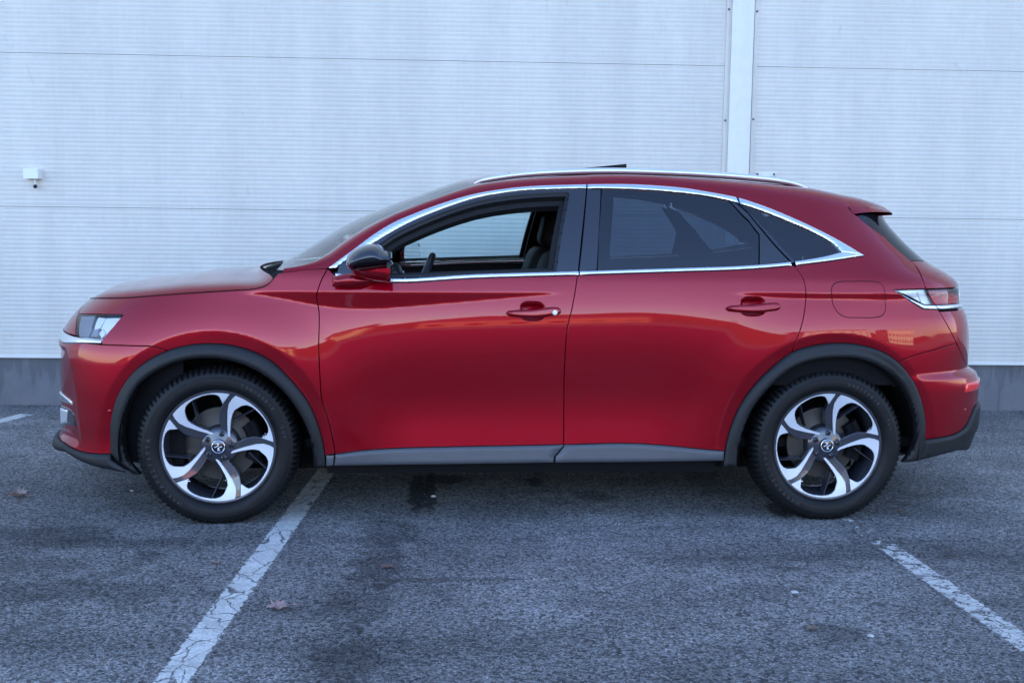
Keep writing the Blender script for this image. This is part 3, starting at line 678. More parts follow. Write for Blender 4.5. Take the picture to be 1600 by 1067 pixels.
# ---- outline curves, read off the photograph, carried onto the body surface
c_hood = S_((141,466.5),(199,465.5),(250,461.5),(313,457.3),(355,454.6),(401,451),(418,445),(435,427))
c_fendtop = S_((435,427),(455,424),(475,421.5),(513,419.5))
c_fdoor_front = J(S_((512,419.5),(503,436),(497,452),(494.5,465),(498.5,487),(498,544),(500,588),(503,625),(511.6,652),(519,681),(523.5,709)))
c_fdoor_front_lo = J(c_fdoor_front, [(522.5,727)])
c_bseam = S_((916,290),(908,375),(902,432),(894,481),(886.6,513),(882,575),(881,637),(881,694))
c_rdoor_rear = S_((1152,310),(1192.5,360),(1236,410),(1253,431),(1259,452),(1258,480),(1252,510),(1238,549))
c_archF = S_((174,709),(174,660),(180,630),(190,607),(212,578),(250,553),(290,540),(330,536.5),(372,541.5),(418,560),(452,590),(482,629),(498,667),(507,705),(508.5,729))
c_archFi = S_((219,741),(198,712),(193,672),(201,633),(220,599),(250,577),(288,563),(321,559.5),(355,562.5),(393,575),(431,600),(460,633),(481,673),(490,708),(491.5,730))
c_archR = S_((1130,729),(1133,703),(1141,670),(1156,634),(1179,601),(1205,575),(1238,550.5),(1271,540),(1310,536),(1349,540),(1379,550),(1405,568),(1428,598),(1441,631),(1446,662),(1444.5,687),(1436,718.5))
c_archRi = S_((1151,729),(1153,706),(1159,677),(1175.5,638),(1202,605),(1231,579),(1264,564.5),(1303,559),(1343,561),(1375.6,573.5),(1402,593),(1418,618),(1428,650),(1430,680),(1423,703),(1410,722))
c_sillF = S_((524,709.5),(569,703.5),(616,700.3),(710,697.8),(881,694.5))
c_sillR = S_((881,694.5),(985,692.5),(1047,696.5),(1097,701.5),(1131,704.5))
c_sillbot = [(522.5,727),(700,725),(866,722.5),(1000,721.5),(1130,719.5)]
c_chtop = S_((513,419),(554,389),(585,366),(616,347.5),(647.5,334),(679,322),(710,312),(741,303.5),(788,295.5),(835,291),(916,288.5))
c_chbot = S_((524,419),(554,397),(585,378.5),(616,360),(647.5,344),(679,331),(710,319.7),(741,310),(772,304),(819,298),(866,296),(916,294.5))
c_chtopR = S_((916,288.5),(974,288),(1021,290),(1067.5,294),(1111,301),(1152,309),(1192.5,322),(1239,341),(1286,363),(1317.5,380),(1350,399.5))
c_chbotR = S_((916,294.7),(974,295.6),(1021,298),(1067.5,302),(1099,306),(1139,313.5),(1158,319),(1192.5,330.5),(1239,349),(1270.6,363),(1302,381),(1315,394.5))
c_lowtF = S_((524,427),(611,435.5),(741,428.8),(904,424.2))
c_lowtR = S_((904,424.2),(974,422),(1067.5,419),(1161,415.6),(1239,409),(1286,401.5),(1315,394.5))
c_lowbF = S_((524,431),(611,441.5),(741,435),(904,430))
c_lowbR = S_((904,430),(974,427.6),(1067.5,424.6),(1161,421.3),(1239,415),(1300,407.5),(1350,399.5))
c_eR = S_((916,286),(1000,285),(1067,289),(1111,293.5),(1152,299),(1200,306),(1260,316),(1324,326))      # lower edge of the roof side band
c_bump_seamF = S_((159,538.4),(200,540),(241,541.8),(262,548.5))
c_bump_seamR = S_((1402.7,567.4),(1421,558),(1462.5,546),(1494,536.5))
c_tg = S_((1422.5,407.5),(1431,416),(1438,428),(1447,450),(1460,476),(1466,484),(1483,513),(1497,541),(1511,571.5))
c_bump_lowF = S_((86,677),(97,688),(112,699),(129,705.5),(150,708.5),(174,709))
c_bump_lowR = S_((1444.5,687),(1490,678.5),(1507,667),(1516,650),(1523,634),(1530,628))
def mkcrease():
    global skin
    base = skin; c = uv2az(np.array([(104,547),(107,560),(112.5,580),(117,605),(121,635),(124.5,665),(127,692)], float)); c = c[np.argsort(c[:, 1])]
    def skin2(a, z):
        P = base(a, z); a = np.asarray(a, float)+0*np.asarray(z, float); z = z+0*a
        ac = np.interp(z, c[:, 1], c[:, 0]); w = sm((z-c[0, 1]+.03)/.05)*sm((c[-1, 1]+.012-z)/.02)
        h = -.015*(1-np.exp(-np.maximum(ac-a, 0)/.06))*w
        e = .004; n = np.cross(base(a+e, z)-base(a-e, z), base(a, z+e)-base(a, z-e)); n /= np.maximum(np.linalg.norm(n, axis=-1, keepdims=True), 1e-12)
        return P+n*h[..., None]
    skin = skin2
mkcrease()
def rev(c): return np.asarray(c)[::-1]
def part_of(c, u0, u1):
    c = densify(np.asarray(c), 1.0, False); return c[(c[:, 0] >= min(u0, u1)) & (c[:, 0] <= max(u0, u1))]
def lastpt_z(c): return c[-1][1]
RED = MT['red']; BLK = MT['black']
# where a seam leaves the visible side it is carried on around the nose or tail
def z_of(px): return float(AZ(np.array([px]))[0, 1])
# FENDER (front wing), behind the bumper seam and lamp
a_h = AZ(c_hood); a_ft = AZ(c_fendtop); a_fd = AZ(c_fdoor_front)
lampF_top = [(122.5,490.3),(150,490.4),(193.5,491.2)]; lampF_r = [(193.5,491.2),(177,510),(160,530.5)]; lampF_bot = [(160,530.5),(140,528),(118.5,524.7)]
nose_lamp_l = AZ(np.array([(122.5,490.3),(119.5,507),(118.5,524.7)]))
zl_top = float(nose_lamp_l[0, 1]); zl_bot = float(nose_lamp_l[-1, 1])
wingF = J(a_h, a_ft, a_fd, AZ(np.array([(511,710.5)])), AZ(rev(part_of(c_archF, 262, 508))), AZ(rev(c_bump_seamF)), AZ(np.array([(158.5,531.5)])), AZ(rev(np.array(lampF_r))), AZ(rev(np.array(lampF_top))))
# nose top: from the lamp's inner corner up the leading edge of the bonnet
panel('front_wing', wingF, RED)
hs = densify(AZ(c_hood), .006, False); tg2 = np.gradient(hs, axis=0); tg2 /= np.linalg.norm(tg2, axis=1, keepdims=True); nn2 = np.stack([-tg2[:, 1], tg2[:, 0]], 1)
mb = MB(); mb.grid(np.array([skin(q_[:, 0], q_[:, 1])+normal(q_[:, 0], q_[:, 1])*.0018 for q_ in (hs-nn2*.0016, hs+nn2*.0026)]), flip=True); o = mb.build('bonnet_gap_line', BLK, car); mirror_copy(o, car)  # black ribbon on the skin stands in for the shade in the bonnet gap
# front bumper: side face plus the whole front
zs = float(AZ(np.array([(159,538.4)]))[0, 1]); zlo = float(AZ(np.array([(112,699)]))[0, 1])
zb0 = .292
bump = J(AZ(c_bump_seamF), AZ(rev(part_of(c_archF, 170, 262))), AZ(rev(c_bump_lowF))[:-8], [(AMIN+.30, zb0+.01), (AMIN+.02, zb0)], [(AMIN+.02, zs-.0), (AMIN+.35, zs)], )
panel('front_bumper', bump, RED, closed_centre=True, ha=.010, hz=.008)
lip = J(AZ(c_bump_lowF[8:]), AZ(np.array([(174,709),(174,728),(180,733),(219,741)]))[1:], )
lipb = AZ(S_((219,741),(190,736),(149,727),(126,718),(105,706)))
lip = J([(AMIN+.02, zb0-.002), (AMIN+.30, zb0+.008)], AZ(c_bump_lowF[8:]), AZ(np.array([(176,718),(198,732),(218,741)])), lipb[1:], [(AMIN+.25, .232), (AMIN+.02, .228)])
panel('bumper_lip', lip, MT['clad'], closed_centre=True, off=.008, gap=.0005, pillow=.010, prad=.02, flange=.04)
# nose above the bumper: chrome wing under the lamp, badge bar, grille behind it
chF = J([(AMIN+.02, zs+.004)], [(AMIN+.35, zs+.004)], AZ(np.array([(100,537.5),(130,537.2),(157.5,537.6),(160,531.8),(140,529.4),(117,525.8)])), [(AMIN+.36, zl_bot+.010), (AMIN+.02, zl_bot+.012)])
panel('chrome_wing', chF, MT['chrome'], closed_centre=True, off=.002, pillow=.004, prad=.008, ha=.008, hz=.005)
grl = J([(AMIN+.02, zl_bot+.013), (AMIN+.36, zl_bot+.011)], nose_lamp_l[::-1], [(AMIN+.36, zl_top+.002), (AMIN+.02, zl_top+.004)])
panel('nose_panel', grl, RED, closed_centre=True)
toph = J([(AMIN+.02, zl_top+.006), (AMIN+.36, zl_top+.004)], AZ(np.array(lampF_top[:1])), a_h[:1], [(AMIN+.36, a_h[0, 1]), (AMIN+.02, a_h[0, 1]+.002)])
panel('nose_panel', toph, RED, closed_centre=True)
# lamp bowl and lens
lampF = J(AZ(np.array(lampF_top)), AZ(np.array(lampF_r)), AZ(np.array(lampF_bot)), nose_lamp_l[::-1])
def lamp_root(name): return name
hl = panel('headlight', lampF, MT['lens'], off=-.001, flange=.0, far=False, ha=.008, hz=.006, bevel=0)
pp = panel('reflector_bowl', lampF, MT['lampchrome'], hl, off=-.045, flange=-.04, bevel=0, far=False, ha=.02, hz=.02)
pg = panel('smoked_cover', AZ(np.array([(125,491.5),(146,491.5),(141,506),(139,516),(134,526.5),(121,524.5)])), MT['lampgrey'], hl, off=-.012, flange=.02, bevel=0, far=False, gap=0)
for q in ([(148,492),(160,494),(150,510),(141,512)], [(141,514),(150,511),(147,524),(137,524)], [(150,519),(156,512),(160,520),(154,527)], [(163,520),(168,513),(172,508),(167,523)]):
    panel('lamp_facet', AZ(np.array(q, float)), MT['lampwhite' if q[0][0] != 141 else 'lampgrey'], hl, off=-.018-.004*(q[0][0] % 3), gap=0, bevel=0, flange=.02, far=False)
panel('daytime_light', AZ(np.array([(160,493),(190,493),(172,511),(160,526),(158,519),(152,510)], float)), MT['lampwhite'], hl, off=-.026, gap=0, bevel=0, flange=.015, far=False)
hl2 = mirror_copy(hl, car)
for ch in list(hl.children): mirror_copy(ch, hl2)
# bumper details: fold line chrome blade, fog recess, parking sensor
cb = AZ(S_((92,613),(98,620),(106,626),(113,629.5)))
blade = J(AZ(np.array([(94,611),(101,617),(108,622.5),(112.5,626.5),(113,632.5),(104,629),(96,624.5),(93,619)])))
panel('chrome_blade', blade, MT['chrome'], off=.003, gap=0, pillow=.004, prad=.006, ha=.006, hz=.004)
fog = J(AZ(np.array([(96,633),(104,636),(112,640),(116,646),(118,658),(119,667),(112,664),(104,663),(97,667)])))
panel('fog_lamp_recess', fog, MT['black_gloss'], off=.0015, gap=0, pillow=.002, prad=.006, ha=.006, hz=.005)
panel('fog_lamp', AZ(np.array([(97,637),(107,640.5),(106,660),(98,662)])), MT['lampchrome'], off=.005, gap=0, pillow=.004, prad=.008, ha=.006, hz=.005)
def disc_on(name, u, v, r, mat, off, parent, n=18):
    c = AZ(np.array([(u, v)], float))[0]; P = []; th = np.linspace(0, 2*math.pi, n, endpoint=False)
    mb = MB(); G = []
    for rr, h in ((r, off-.003), (r, off), (r*.85, off+.001), (.0002, off+.0012)):
        a = c[0]+rr*np.cos(th); z = c[1]+rr*np.sin(th); G.append(skin(a, z)+normal(a, z)*h)
    mb.grid(np.array(G), closed_v=True); return mb.build(name, mat, parent, smooth=True, sharp=40)
o = disc_on('parking_sensor', 171, 643, .010, RED, .0006, car); o = disc_on('parking_sensor', 1508, 641, .010, RED, .0006, car)
# ---- front door: lower skin, window surround, chrome, handle
door_lo = J(AZ(c_fdoor_front), AZ(c_sillF), AZ(rev(c_bseam[c_bseam[:, 1] > 430])), AZ(rev(c_lowbF)), )
def cup_px(cu, cv): return J(S_((cu-22,cv-2),(cu-20,cv-11),(cu-12,cv-16.5),(cu,cv-17),(cu+12,cv-16),(cu+20,cv-10),(cu+22,cv),(cu+20,cv+9),(cu+12,cv+14.5),(cu,cv+15.5),(cu-12,cv+14.5),(cu-20,cv+9),(cu-22,cv-2), n=5))
fd = panel('front_door', door_lo, RED, far=False, holes=[AZ(cup_px(832, 487))])
open_ = J(S_((598,434),(596,400),(592,382),n=3), S_((592,382),(616,365.5),(647.5,350),(679,336.5),(710,325),(741,315.5),(772,309),(819,303),(860,300.5),(884,299.5)), S_((884,299.5),(889,302),(888,311),(879,360),(869.5,424.5)))
ring = J(AZ(c_chbot[1:]), AZ(np.array([(915.6,300),(908,375),(903,424)])), AZ(np.array([(869.5,426)])), AZ(rev(open_)), AZ(rev(part_of(c_lowtF, 526, 597))))
wf = panel('window_frame', ring, MT['black_gloss'], fd, off=-.003, gap=.0006, ha=.012, hz=.008, flange=.03, far=False, fmat=MT['rubber'], bevel=0)
def strip_on(name, top, bot, mat, parent, off=.002, pil=.0035, rad=.006, far=False):
    return panel(name, J(AZ(top), AZ(rev(bot))), mat, parent, off=off, gap=.0004, pillow=pil, prad=rad, ha=.02, hz=.0028, flange=.012, far=far)
strip_on('chrome_strip', c_chtop, c_chbot, MT['chrome'], fd)
strip_on('chrome_strip', c_lowtF, c_lowbF, MT['chrome'], fd)
# stepped inner frame and rubber channel round the opening
def inner_ring(parent, outl, name='door_inner_frame', steps=((0,-.014),(.012,-.016),(.014,-.05),(.034,-.054),(.036,-.095)), mats=(0, 0, 1, 1)):
    az = densify(outl, .02); mb = MB(); G = []
    if area2(az) < 0: az = az[::-1]
    for ins_, h in steps:
        q = inset(az, ins_+.0005) if len(inset(az, .001)) == len(az) else az
        G.append(skin(q[:, 0], q[:, 1])+normal(q[:, 0], q[:, 1])*h)
    k = len(G[0]); G = np.array(G)
    for i in range(len(G)-1): mb.grid(G[i:i+2], mats[i], closed_v=True, flip=True)
    o = mb.build(name, [MT['rubber'], MT['cabin']], parent, smooth=True, sharp=35); o['sharp'] = 35; return o
inner_ring(fd, AZ(open_))
# lowered pane: only its top edge shows above the sill
pane = AZ(np.array([(700,435),(760,431.5),(868,427),(868.6,419.5),(820,424),(770,427.5),(700,432)]))
panel('window_pane', pane, MT['glass'], fd, off=-.028, gap=0, bevel=0, flange=.004, far=False)
# handles
def handle(parent, u0, u1, v0, v1, cu, cv, lock):
    cup = J(AZ(S_((cu-22,cv-2),(cu-20,cv-11),(cu-12,cv-16.5),(cu,cv-17),(cu+12,cv-16),(cu+20,cv-10),(cu+22,cv),(cu+20,cv+9),(cu+12,cv+14.5),(cu,cv+15.5),(cu-12,cv+14.5),(cu-20,cv+9),(cu-22,cv-2), n=5)))
    # the dish is pressed in: a bowl on its own small mesh, the door skin is only shadowed by its rim
    az = densify(cup, .004); mb = MB(); ce = az.mean(0); G = []
    for s, h in ((1.03, -.0012), (.99, -.0004), (.95, -.0010), (.90, -.003)):
        q = ce+(az-ce)*s; G.append(skin(q[:, 0], q[:, 1])+normal(q[:, 0], q[:, 1])*h)
    for s, h in ((.84, -.007), (.70, -.015), (.45, -.0215), (.15, -.023), (.001, -.023)):
        q = ce+(az-ce)*s; G.append(skin(q[:, 0], q[:, 1])+normal(q[:, 0], q[:, 1])*h)
    mb.grid(np.array(G), closed_v=True, flip=False); hc = mb.build('handle_dish', RED, parent, smooth=True)
    tp = S_((u0,v0+1),(u0+3,v0-2.6),(u0+12,v0-4.2),(u0+40,v0-5.4),(u1-14,v1-6.6),(u1-5,v1-6.0),(u1-1,v1-3.4), n=5); bt = S_((u1-1,v1-3.4),(u1-.5,v1+1.5),(u1-4,v1+5),(u1-12,v1+6.6),(u0+46,v0+7.6),(u0+16,v0+6.4),(u0+4,v0+4.2),(u0,v0+1), n=5)
    az = J(AZ(tp), AZ(bt)); h = panel('door_handle', az, RED, parent, off=.014, gap=0, bevel=0, pillow=.017, prad=.011, ha=.004, hz=.0018, flange=.018, far=False)
    st = np.array([(u0+6.5,v0-1.6),(u0+26,v0-3.8),(u1-14,v1-5.0),(u1-5,v1-4.2),(u1-5,v1-3.2),(u1-14,v1-3.9),(u0+26,v0-2.6),(u0+7,v0-.7)]); 
    if lock:
        disc_on('lock_cap', u1-10.5, v1+2.0, .0105, MT['white'], .0335, parent, 20)
    return h, hc
handle(fd, 790, 876.5, 489, 486.5, 832, 487, True)
# holes for the dishes: cut out of the door skins below
sillF = J(AZ(c_sillF), AZ(np.array([(879.5,697),(866,712.5),(864.5,722.7)])), AZ(rev(part_of(c_sillbot, 521, 864))))
panel('sill_trim', sillF, MT['sill'], fd, off=.004, gap=.001, pillow=.008, prad=.018, ha=.02, hz=.005, far=False, flange=.03)
# ---- rear door
rd_az = J(AZ(rev(c_bseam[c_bseam[:, 1] > 430])), [])
door_r = J(AZ(c_bseam[c_bseam[:, 1] > 430]), AZ(c_sillR), AZ(part_of(c_archR, 1132, 1238)), AZ(rev(c_rdoor_rear[c_rdoor_rear[:, 1] > 413])), AZ(rev(part_of(c_lowbR, 904, 1240))))
rd = panel('rear_door', door_r, RED, far=False, holes=[AZ(cup_px(1176.5, 479.5))])
sillR = J(AZ(c_sillR), AZ(np.array([(1130,719.5)])), AZ(rev(part_of(c_sillbot, 867, 1129))), AZ(np.array([(867,722.5),(868.5,712.5),(881.5,697)])))
panel('sill_trim', sillR, MT['sill'], rd, off=.004, gap=.001, pillow=.008, prad=.018, ha=.02, hz=.005, far=False, flange=.03)
handle(rd, 1134, 1218.5, 481.5, 480, 1176.5, 479.5, False)
gl = J(part_of(c_chbotR, 940, 1139.5), [(1160,337),(1185.6,366.6),(1185.6,414.4)], rev(part_of(c_lowtR, 933, 1185)), [(936,360)])
panel('window_pane', AZ(gl), MT['tint'], rd, off=-.005, gap=.001, far=False, flange=.006, bevel=0)
panel('pillar_trim', AZ(J([(917.5,295),(939,296)], [(936,360),(932.5,422)], [(905,424)], [(910.5,375)])), MT['black_gloss'], rd, off=-.002, gap=.001, far=False, bevel=0, fmat=BLK)
panel('pillar_trim', AZ(J([(1140.5,314),(1150.5,317.5)], [(1192,362),(1234,408.5)], [(1187,413.8)], [(1187,366),(1161,336)])), MT['black_gloss'], rd, off=-.002, gap=.001, far=False, bevel=0, fmat=BLK)
strip_on('chrome_strip', part_of(c_chtopR, 917.5, 1151), part_of(c_chbotR, 917.5, 1155), MT['chrome'], rd)
strip_on('chrome_strip', part_of(c_lowtR, 905, 1236), part_of(c_lowbR, 905, 1238), MT['chrome'], rd)
panel('pillar_light_block', AZ(np.array([(1133,316),(1150,321),(1196,364),(1238,410),(1178,415),(1178,369)], float)), BLK, rd, off=-.020, gap=0, bevel=0, flange=.004, far=False)  # added black sheets that keep light from leaking through the pillar seams
panel('pillar_light_block', AZ(np.array([(912,300),(947,301),(941,422),(900,424)], float)), BLK, rd, off=-.020, gap=0, bevel=0, flange=.004, far=False)
# ---- rear quarter with its small window
LR = J(S_((1396.5,453),(1420,452),(1446.5,451.3),n=3)); 
quarter = J(AZ(part_of(c_rdoor_rear, 1243, 1262)[::1][np.argsort(part_of(c_rdoor_rear, 1243, 1262)[:, 1])]) if False else AZ(c_rdoor_rear[c_rdoor_rear[:, 1] > 414]),
            AZ(part_of(c_archR, 1239, 1402)), AZ(c_bump_seamR), AZ(rev(c_tg[(c_tg[:, 1] > 484.5) & (c_tg[:, 1] < 537)])), AZ(np.array([(1465,483.5),(1442,482.8),(1418,467),(1396.5,453)])), AZ(np.array([(1420,452),(1446,451.3)])),
            AZ(rev(c_tg[c_tg[:, 1] < 448])), AZ(np.array([(1380,369),(1338.6,336.6),(1334,334.5),(1324,322)])), AZ(rev(part_of(c_eR, 920, 1324)))+np.array([0, .0032]), AZ(part_of(c_chtopR, 917, 1349)), AZ(rev(part_of(c_lowbR, 1243, 1350))))
q = panel('rear_wing', quarter, RED, far=False)
qp = AZ(J(part_of(c_chbotR, 1158, 1313), [(1312.5,395.5)], rev(part_of(c_lowtR, 1243, 1312)), [(1200,361)]))
panel('window_pane', qp, MT['tint'], q, off=-.005, gap=.001, far=False, flange=.006, bevel=0)
panel('pillar_trim', AZ(np.array([(1153.5,317.5),(1158,320),(1201,362),(1243,408),(1238,409),(1194,361)])), MT['black_gloss'], q, off=-.003, gap=.0005, far=False, bevel=0)
panel('pillar_light_block', AZ(np.array([(1142,315),(1172,326),(1216,364),(1262,408),(1268,440),(1196,444),(1192,412),(1188,366)], float)), BLK, q, off=-.024, gap=0, bevel=0, flange=.004, far=False)  # added black sheet, blocks light leaking past the quarter pillar
strip_on('chrome_strip', J(part_of(c_chtopR, 1153, 1350)), J(part_of(c_chbotR, 1156, 1315), [(1320,401.5),(1349.5,400)][:0]), MT['chrome'], q)
strip_on('chrome_strip', J(part_of(c_lowtR, 1241, 1315), [(1340,396.5)]), part_of(c_lowbR, 1243, 1350), MT['chrome'], q)
fl = J(S_((1299,456),(1301,447),(1308,441.5),(1334,440),(1366,440.3),(1376,443),(1381.5,452),(1382.5,470),(1383,484),(1379,492),(1370,495.3),(1340,496),(1321,495),(1309,488),(1301.5,474),(1299,456), n=5))
# fuel flap drawn by its own dark gap: a proud thin flap over a black rim
panel('fuel_flap', AZ(fl), RED, q, off=.0012, gap=.0006, bevel=.0008, flange=.0022, far=False, ha=.008, hz=.008)
az = densify(AZ(fl), .006); mb = MB(); G = [skin(p[:, 0], p[:, 1])+normal(p[:, 0], p[:, 1])*.0006 for p in (inset(az, -.0024), inset(az, .0026))]; mb.grid(np.array(G), closed_v=True, flip=True); o_ff = mb.build('flap_gap', BLK, q)
# ---- tail lamp
tlL = AZ(np.array([(1398.5,453.6),(1422,452.6),(1446.5,451.8),(1453,464),(1459.5,475.7),(1444,475.7),(1425,466)]))
z0t, z1t = z_of((1475,475.7)), z_of((1475,451.8))
tl = panel('tail_light', tlL, MT['lens'], off=.0, flange=.0, bevel=0, far=False, gap=.0004, ha=.008, hz=.006)
panel('reflector_bowl', tlL, MT['lampchrome'], tl, off=-.012, flange=-.012, bevel=0, far=False, ha=.014, hz=.012)
for qd in ([(1408,457),(1430,456),(1436,470),(1428,466)], [(1434,456),(1444,455),(1450,466),(1441,472)]):
    panel('lamp_facet', AZ(np.array(qd, float)), MT['lampwhite'], tl, off=-.006, gap=.0008, bevel=0, flange=.006, far=False)
strip_ch = AZ(J([(1396,452.6),(1400,455.5),(1426,469.5),(1443.5,477),(1461,477.2)], [(1465,483.6),(1442.5,482.8),(1420,469)]))
panel('chrome_strip', strip_ch, MT['chrome'], tl, off=.002, gap=.0002, pillow=.003, prad=.005, ha=.006, hz=.003, far=False)
tl2 = mirror_copy(tl, car)
for ch in list(tl.children): mirror_copy(ch, tl2)
# ---- tailgate: glass, lower skin with lamp band, spoiler
ztg0 = z_of((1505,560)); 
azt = AZ(c_tg)
zt_lo = float(azt[-1, 1]); AM = AMAX-.02
gate_top_z = float(AZ(np.array([(1440,409.5)]))[0, 1]); 
k1 = azt[azt[:, 1] > z1t+.004]; k2 = azt[azt[:, 1] < z0t-.026]
tg = panel('tailgate', J(k2, [(AM, zt_lo), (AM, z0t-.030)], [(k2[0, 0], z0t-.030)]), RED, closed_centre=True, far=False)
panel('tailgate_shoulder', J(k1, [(k1[-1, 0], z1t+.004), (AM, z1t+.004), (AM, k1[0, 1]-.012)]), RED, tg, closed_centre=True)
mid = azt[(azt[:, 1] <= z1t+.004) & (azt[:, 1] >= z0t)]
lens_ = J([(mid[0, 0]+.006, z1t)], mid+np.array([.006, 0]), [(mid[-1, 0]+.012, z0t), (mid[-1, 0]+.30, z0t), (mid[-1, 0]+.30, z1t)])
panel('lamp_lens', lens_, MT['lens_grey'], tg, off=.0, gap=.0006, flange=.0, bevel=0)
panel('lamp_back', lens_, MT['lampback'], tg, off=-.05, gap=.0006, flange=-.045, bevel=0, ha=.02, hz=.02)
panel('centre_bar', J([(mid[-1, 0]+.302, z0t), (AM, z0t), (AM, z1t), (mid[-1, 0]+.302, z1t)]), MT['chrome'], tg, closed_centre=True)
panel('chrome_strip', J([(mid[-1, 0]+.004, z0t-.002), (AM, z0t-.002), (AM, z0t-.024), (mid[-1, 0]+.016, z0t-.024)]), MT['chrome'], tg, off=.002, pillow=.005, prad=.010, closed_centre=True, hz=.004)
panel('red_lamp_band', np.array([(mid[-1, 0]+.006, z0t+.003), (mid[-1, 0]+.26, z0t+.003), (mid[-1, 0]+.26, z0t+.022), (mid[-1, 0]+.12, z0t+.036), (mid[-1, 0]-.012, z0t+.042)]), MT['redlamp'], tg, off=-.013, gap=0, bevel=0, flange=.004)
# red scales of the lamp
mb = MB(); a0 = mid[-1, 0]+.018
for r_ in range(5):
    for c_ in range(15):
        ca = a0-.010*(r_ > 2)+.019*c_+(.0095 if r_ % 2 else 0); cz = z0t+.006+.0098*r_
        if r_ > 3 and c_ > 9 or (r_ == 4 and c_ < 3): continue
        w, h = .0090, .0056; P = np.array([(ca-w, cz), (ca, cz-h), (ca+w, cz), (ca, cz+h), (ca-.002, cz+.001)])
        Q = skin(P[:, 0], P[:, 1]); Nn = normal(P[:, 0], P[:, 1]); Q = Q+Nn*(np.array([-.010, -.010, -.014, -.010, -.003])[:, None])
        mb.add(Q, [(0, 1, 4), (1, 2, 4), (2, 3, 4), (3, 0, 4)])
o = mb.build('lamp_scales', MT['redlamp'], tg); o['kind'] = 'stuff'; mirror_copy(o, tg)
# rear window between its slanting side edge and the centreline
gl_l = AZ(S_((1338.6,337),(1365,358),(1395,383),(1421.5,407.3)))
gtop = z_of((1350,333)); 
rw = J([(AM, gl_l[0, 1]+.015)], [(gl_l[0, 0]+.06, gl_l[0, 1]+.012)], gl_l, [(AM, k1[0, 1]-.009)])
panel('rear_window', rw, MT['rearglass'], tg, off=-.004, gap=.002, closed_centre=True, ha=.012, hz=.009, fmat=MT['rubber'])
sp0 = AZ(np.array([(1324,321),(1334,334.5)])) 
spz = float(gl_l[0, 1]+.016)
# ---- rear bumper
zr0 = z_of((1522,634)); 
azs = AZ(c_bump_seamR); azl = AZ(c_bump_lowR)
rbump = J(azs, [(azt[-1, 0]-.004, zt_lo-.004), (AM, zt_lo-.006), (AM, azl[-1, 1])], azl[::-1], AZ(rev(part_of(c_archR, 1403, 1448)[part_of(c_archR, 1403, 1448)[:, 1] < 688])))
rbm = J(azs, azt[(azt[:, 1] < azs[-1, 1]-.003)], [(AM, zt_lo-.004), (AM, azl[-1, 1])], azl[::-1], AZ(rev(c_archR[(c_archR[:, 0] > 1404) & (c_archR[:, 1] < 686)])))
panel('rear_bumper', rbm, RED, closed_centre=True, ha=.010, hz=.008)
ref = AZ(np.array([(1507,603),(1512,601.5)])); zr_a, zr_b = z_of((1512,612)), z_of((1512,598))
panel('rear_reflector', J([(ref[0, 0], zr_a), (ref[0, 0]+.38, zr_a), (ref[0, 0]+.38, zr_b), (ref[0, 0]+.012, zr_b)]), MT['redlens'], off=.002, gap=0, pillow=.004, prad=.006, ha=.008, hz=.005)
low = J(azl, [(AM, azl[-1, 1])], [(AM, .235), (AMAX-.35, .225)], AZ(np.array([(1494,703),(1465,711),(1436,718.5)])))
panel('rear_valance', low, MT['clad'], off=.004, gap=.001, pillow=.010, prad=.02, closed_centre=True, flange=.04)
# ---- cladding over the wheel arches
for outr, innr in ((c_archF, c_archFi), (c_archR, c_archRi)):
    A = AZ(outr); B = AZ(innr)
    panel('wheel_arch_trim', J(A, B[::-1]), MT['clad'], off=.003, gap=.0005, pillow=.013, prad=.022, ha=.01, hz=.006, flange=.02, fmat=BLK)
panel('wing_foot', AZ(np.array([(510,711),(522,711),(521,727),(509.5,728)])), MT['sill'], off=.002, gap=.0008, pillow=.005, prad=.01)
# ---- handle dishes need openings: punch them from the two door skins
def punch(o, cu, cv, ru, rv):
    c = skin(*AZ(np.array([(cu, cv)], float))[0]); me = o.data; rx, rz = ru/350, rv/352
    bm = bmesh.new(); bm.from_mesh(me)
    kill = [f for f in bm.faces if f.material_index == 0 and (lambda q: ((q.x-c[0])/rx)**2+((q.z-c[2])/rz)**2 < 1)(f.calc_center_median())]
    for f in kill: f.select = True
    return bm, kill, me
# ---- roof side band, roof, windscreen, bonnet
def band(name, low_az, up_pts, mat, parent=car, n=10, bulge=.020, far=True, nn=90, tmax=1.0):
    """surface from a line on the body side (low) up to a 3D line (up), rounded outwards"""
    A = skin(low_az[:, 0], low_az[:, 1]); 
    dz = skin(low_az[:, 0], low_az[:, 1])-skin(low_az[:, 0], low_az[:, 1]-.01); dz /= np.linalg.norm(dz, axis=1, keepdims=True)
    B = up_pts; L = np.linalg.norm(B-A, axis=1, keepdims=True)
    top = np.stack([0*A[:, 0], -np.ones(len(A)), 0*A[:, 0]-.10], 1); top /= np.linalg.norm(top, axis=1, keepdims=True)
    G = []
    for t in np.linspace(0, tmax, n):
        p1 = A+dz*L*.42; p2 = B+top*L*.42
        G.append(A*(1-t)**3+3*p1*t*(1-t)**2+3*p2*t*t*(1-t)+B*t**3)
    return np.array(G)
def resample(P, m):
    P = np.asarray(P, float); s = np.r_[0, np.cumsum(np.linalg.norm(np.diff(P, axis=0), axis=1))]; t = np.linspace(0, s[-1], m)
    return np.stack([np.interp(t, s, P[:, k]) for k in range(P.shape[1])], 1)
m = 150
lowpx = J([(442,425.6),(460,423.3),(479,421.3),(496,420.3)], c_chtop, c_eR[1:]); lowpx = resample(lowpx, m)
low_az = AZ(lowpx)
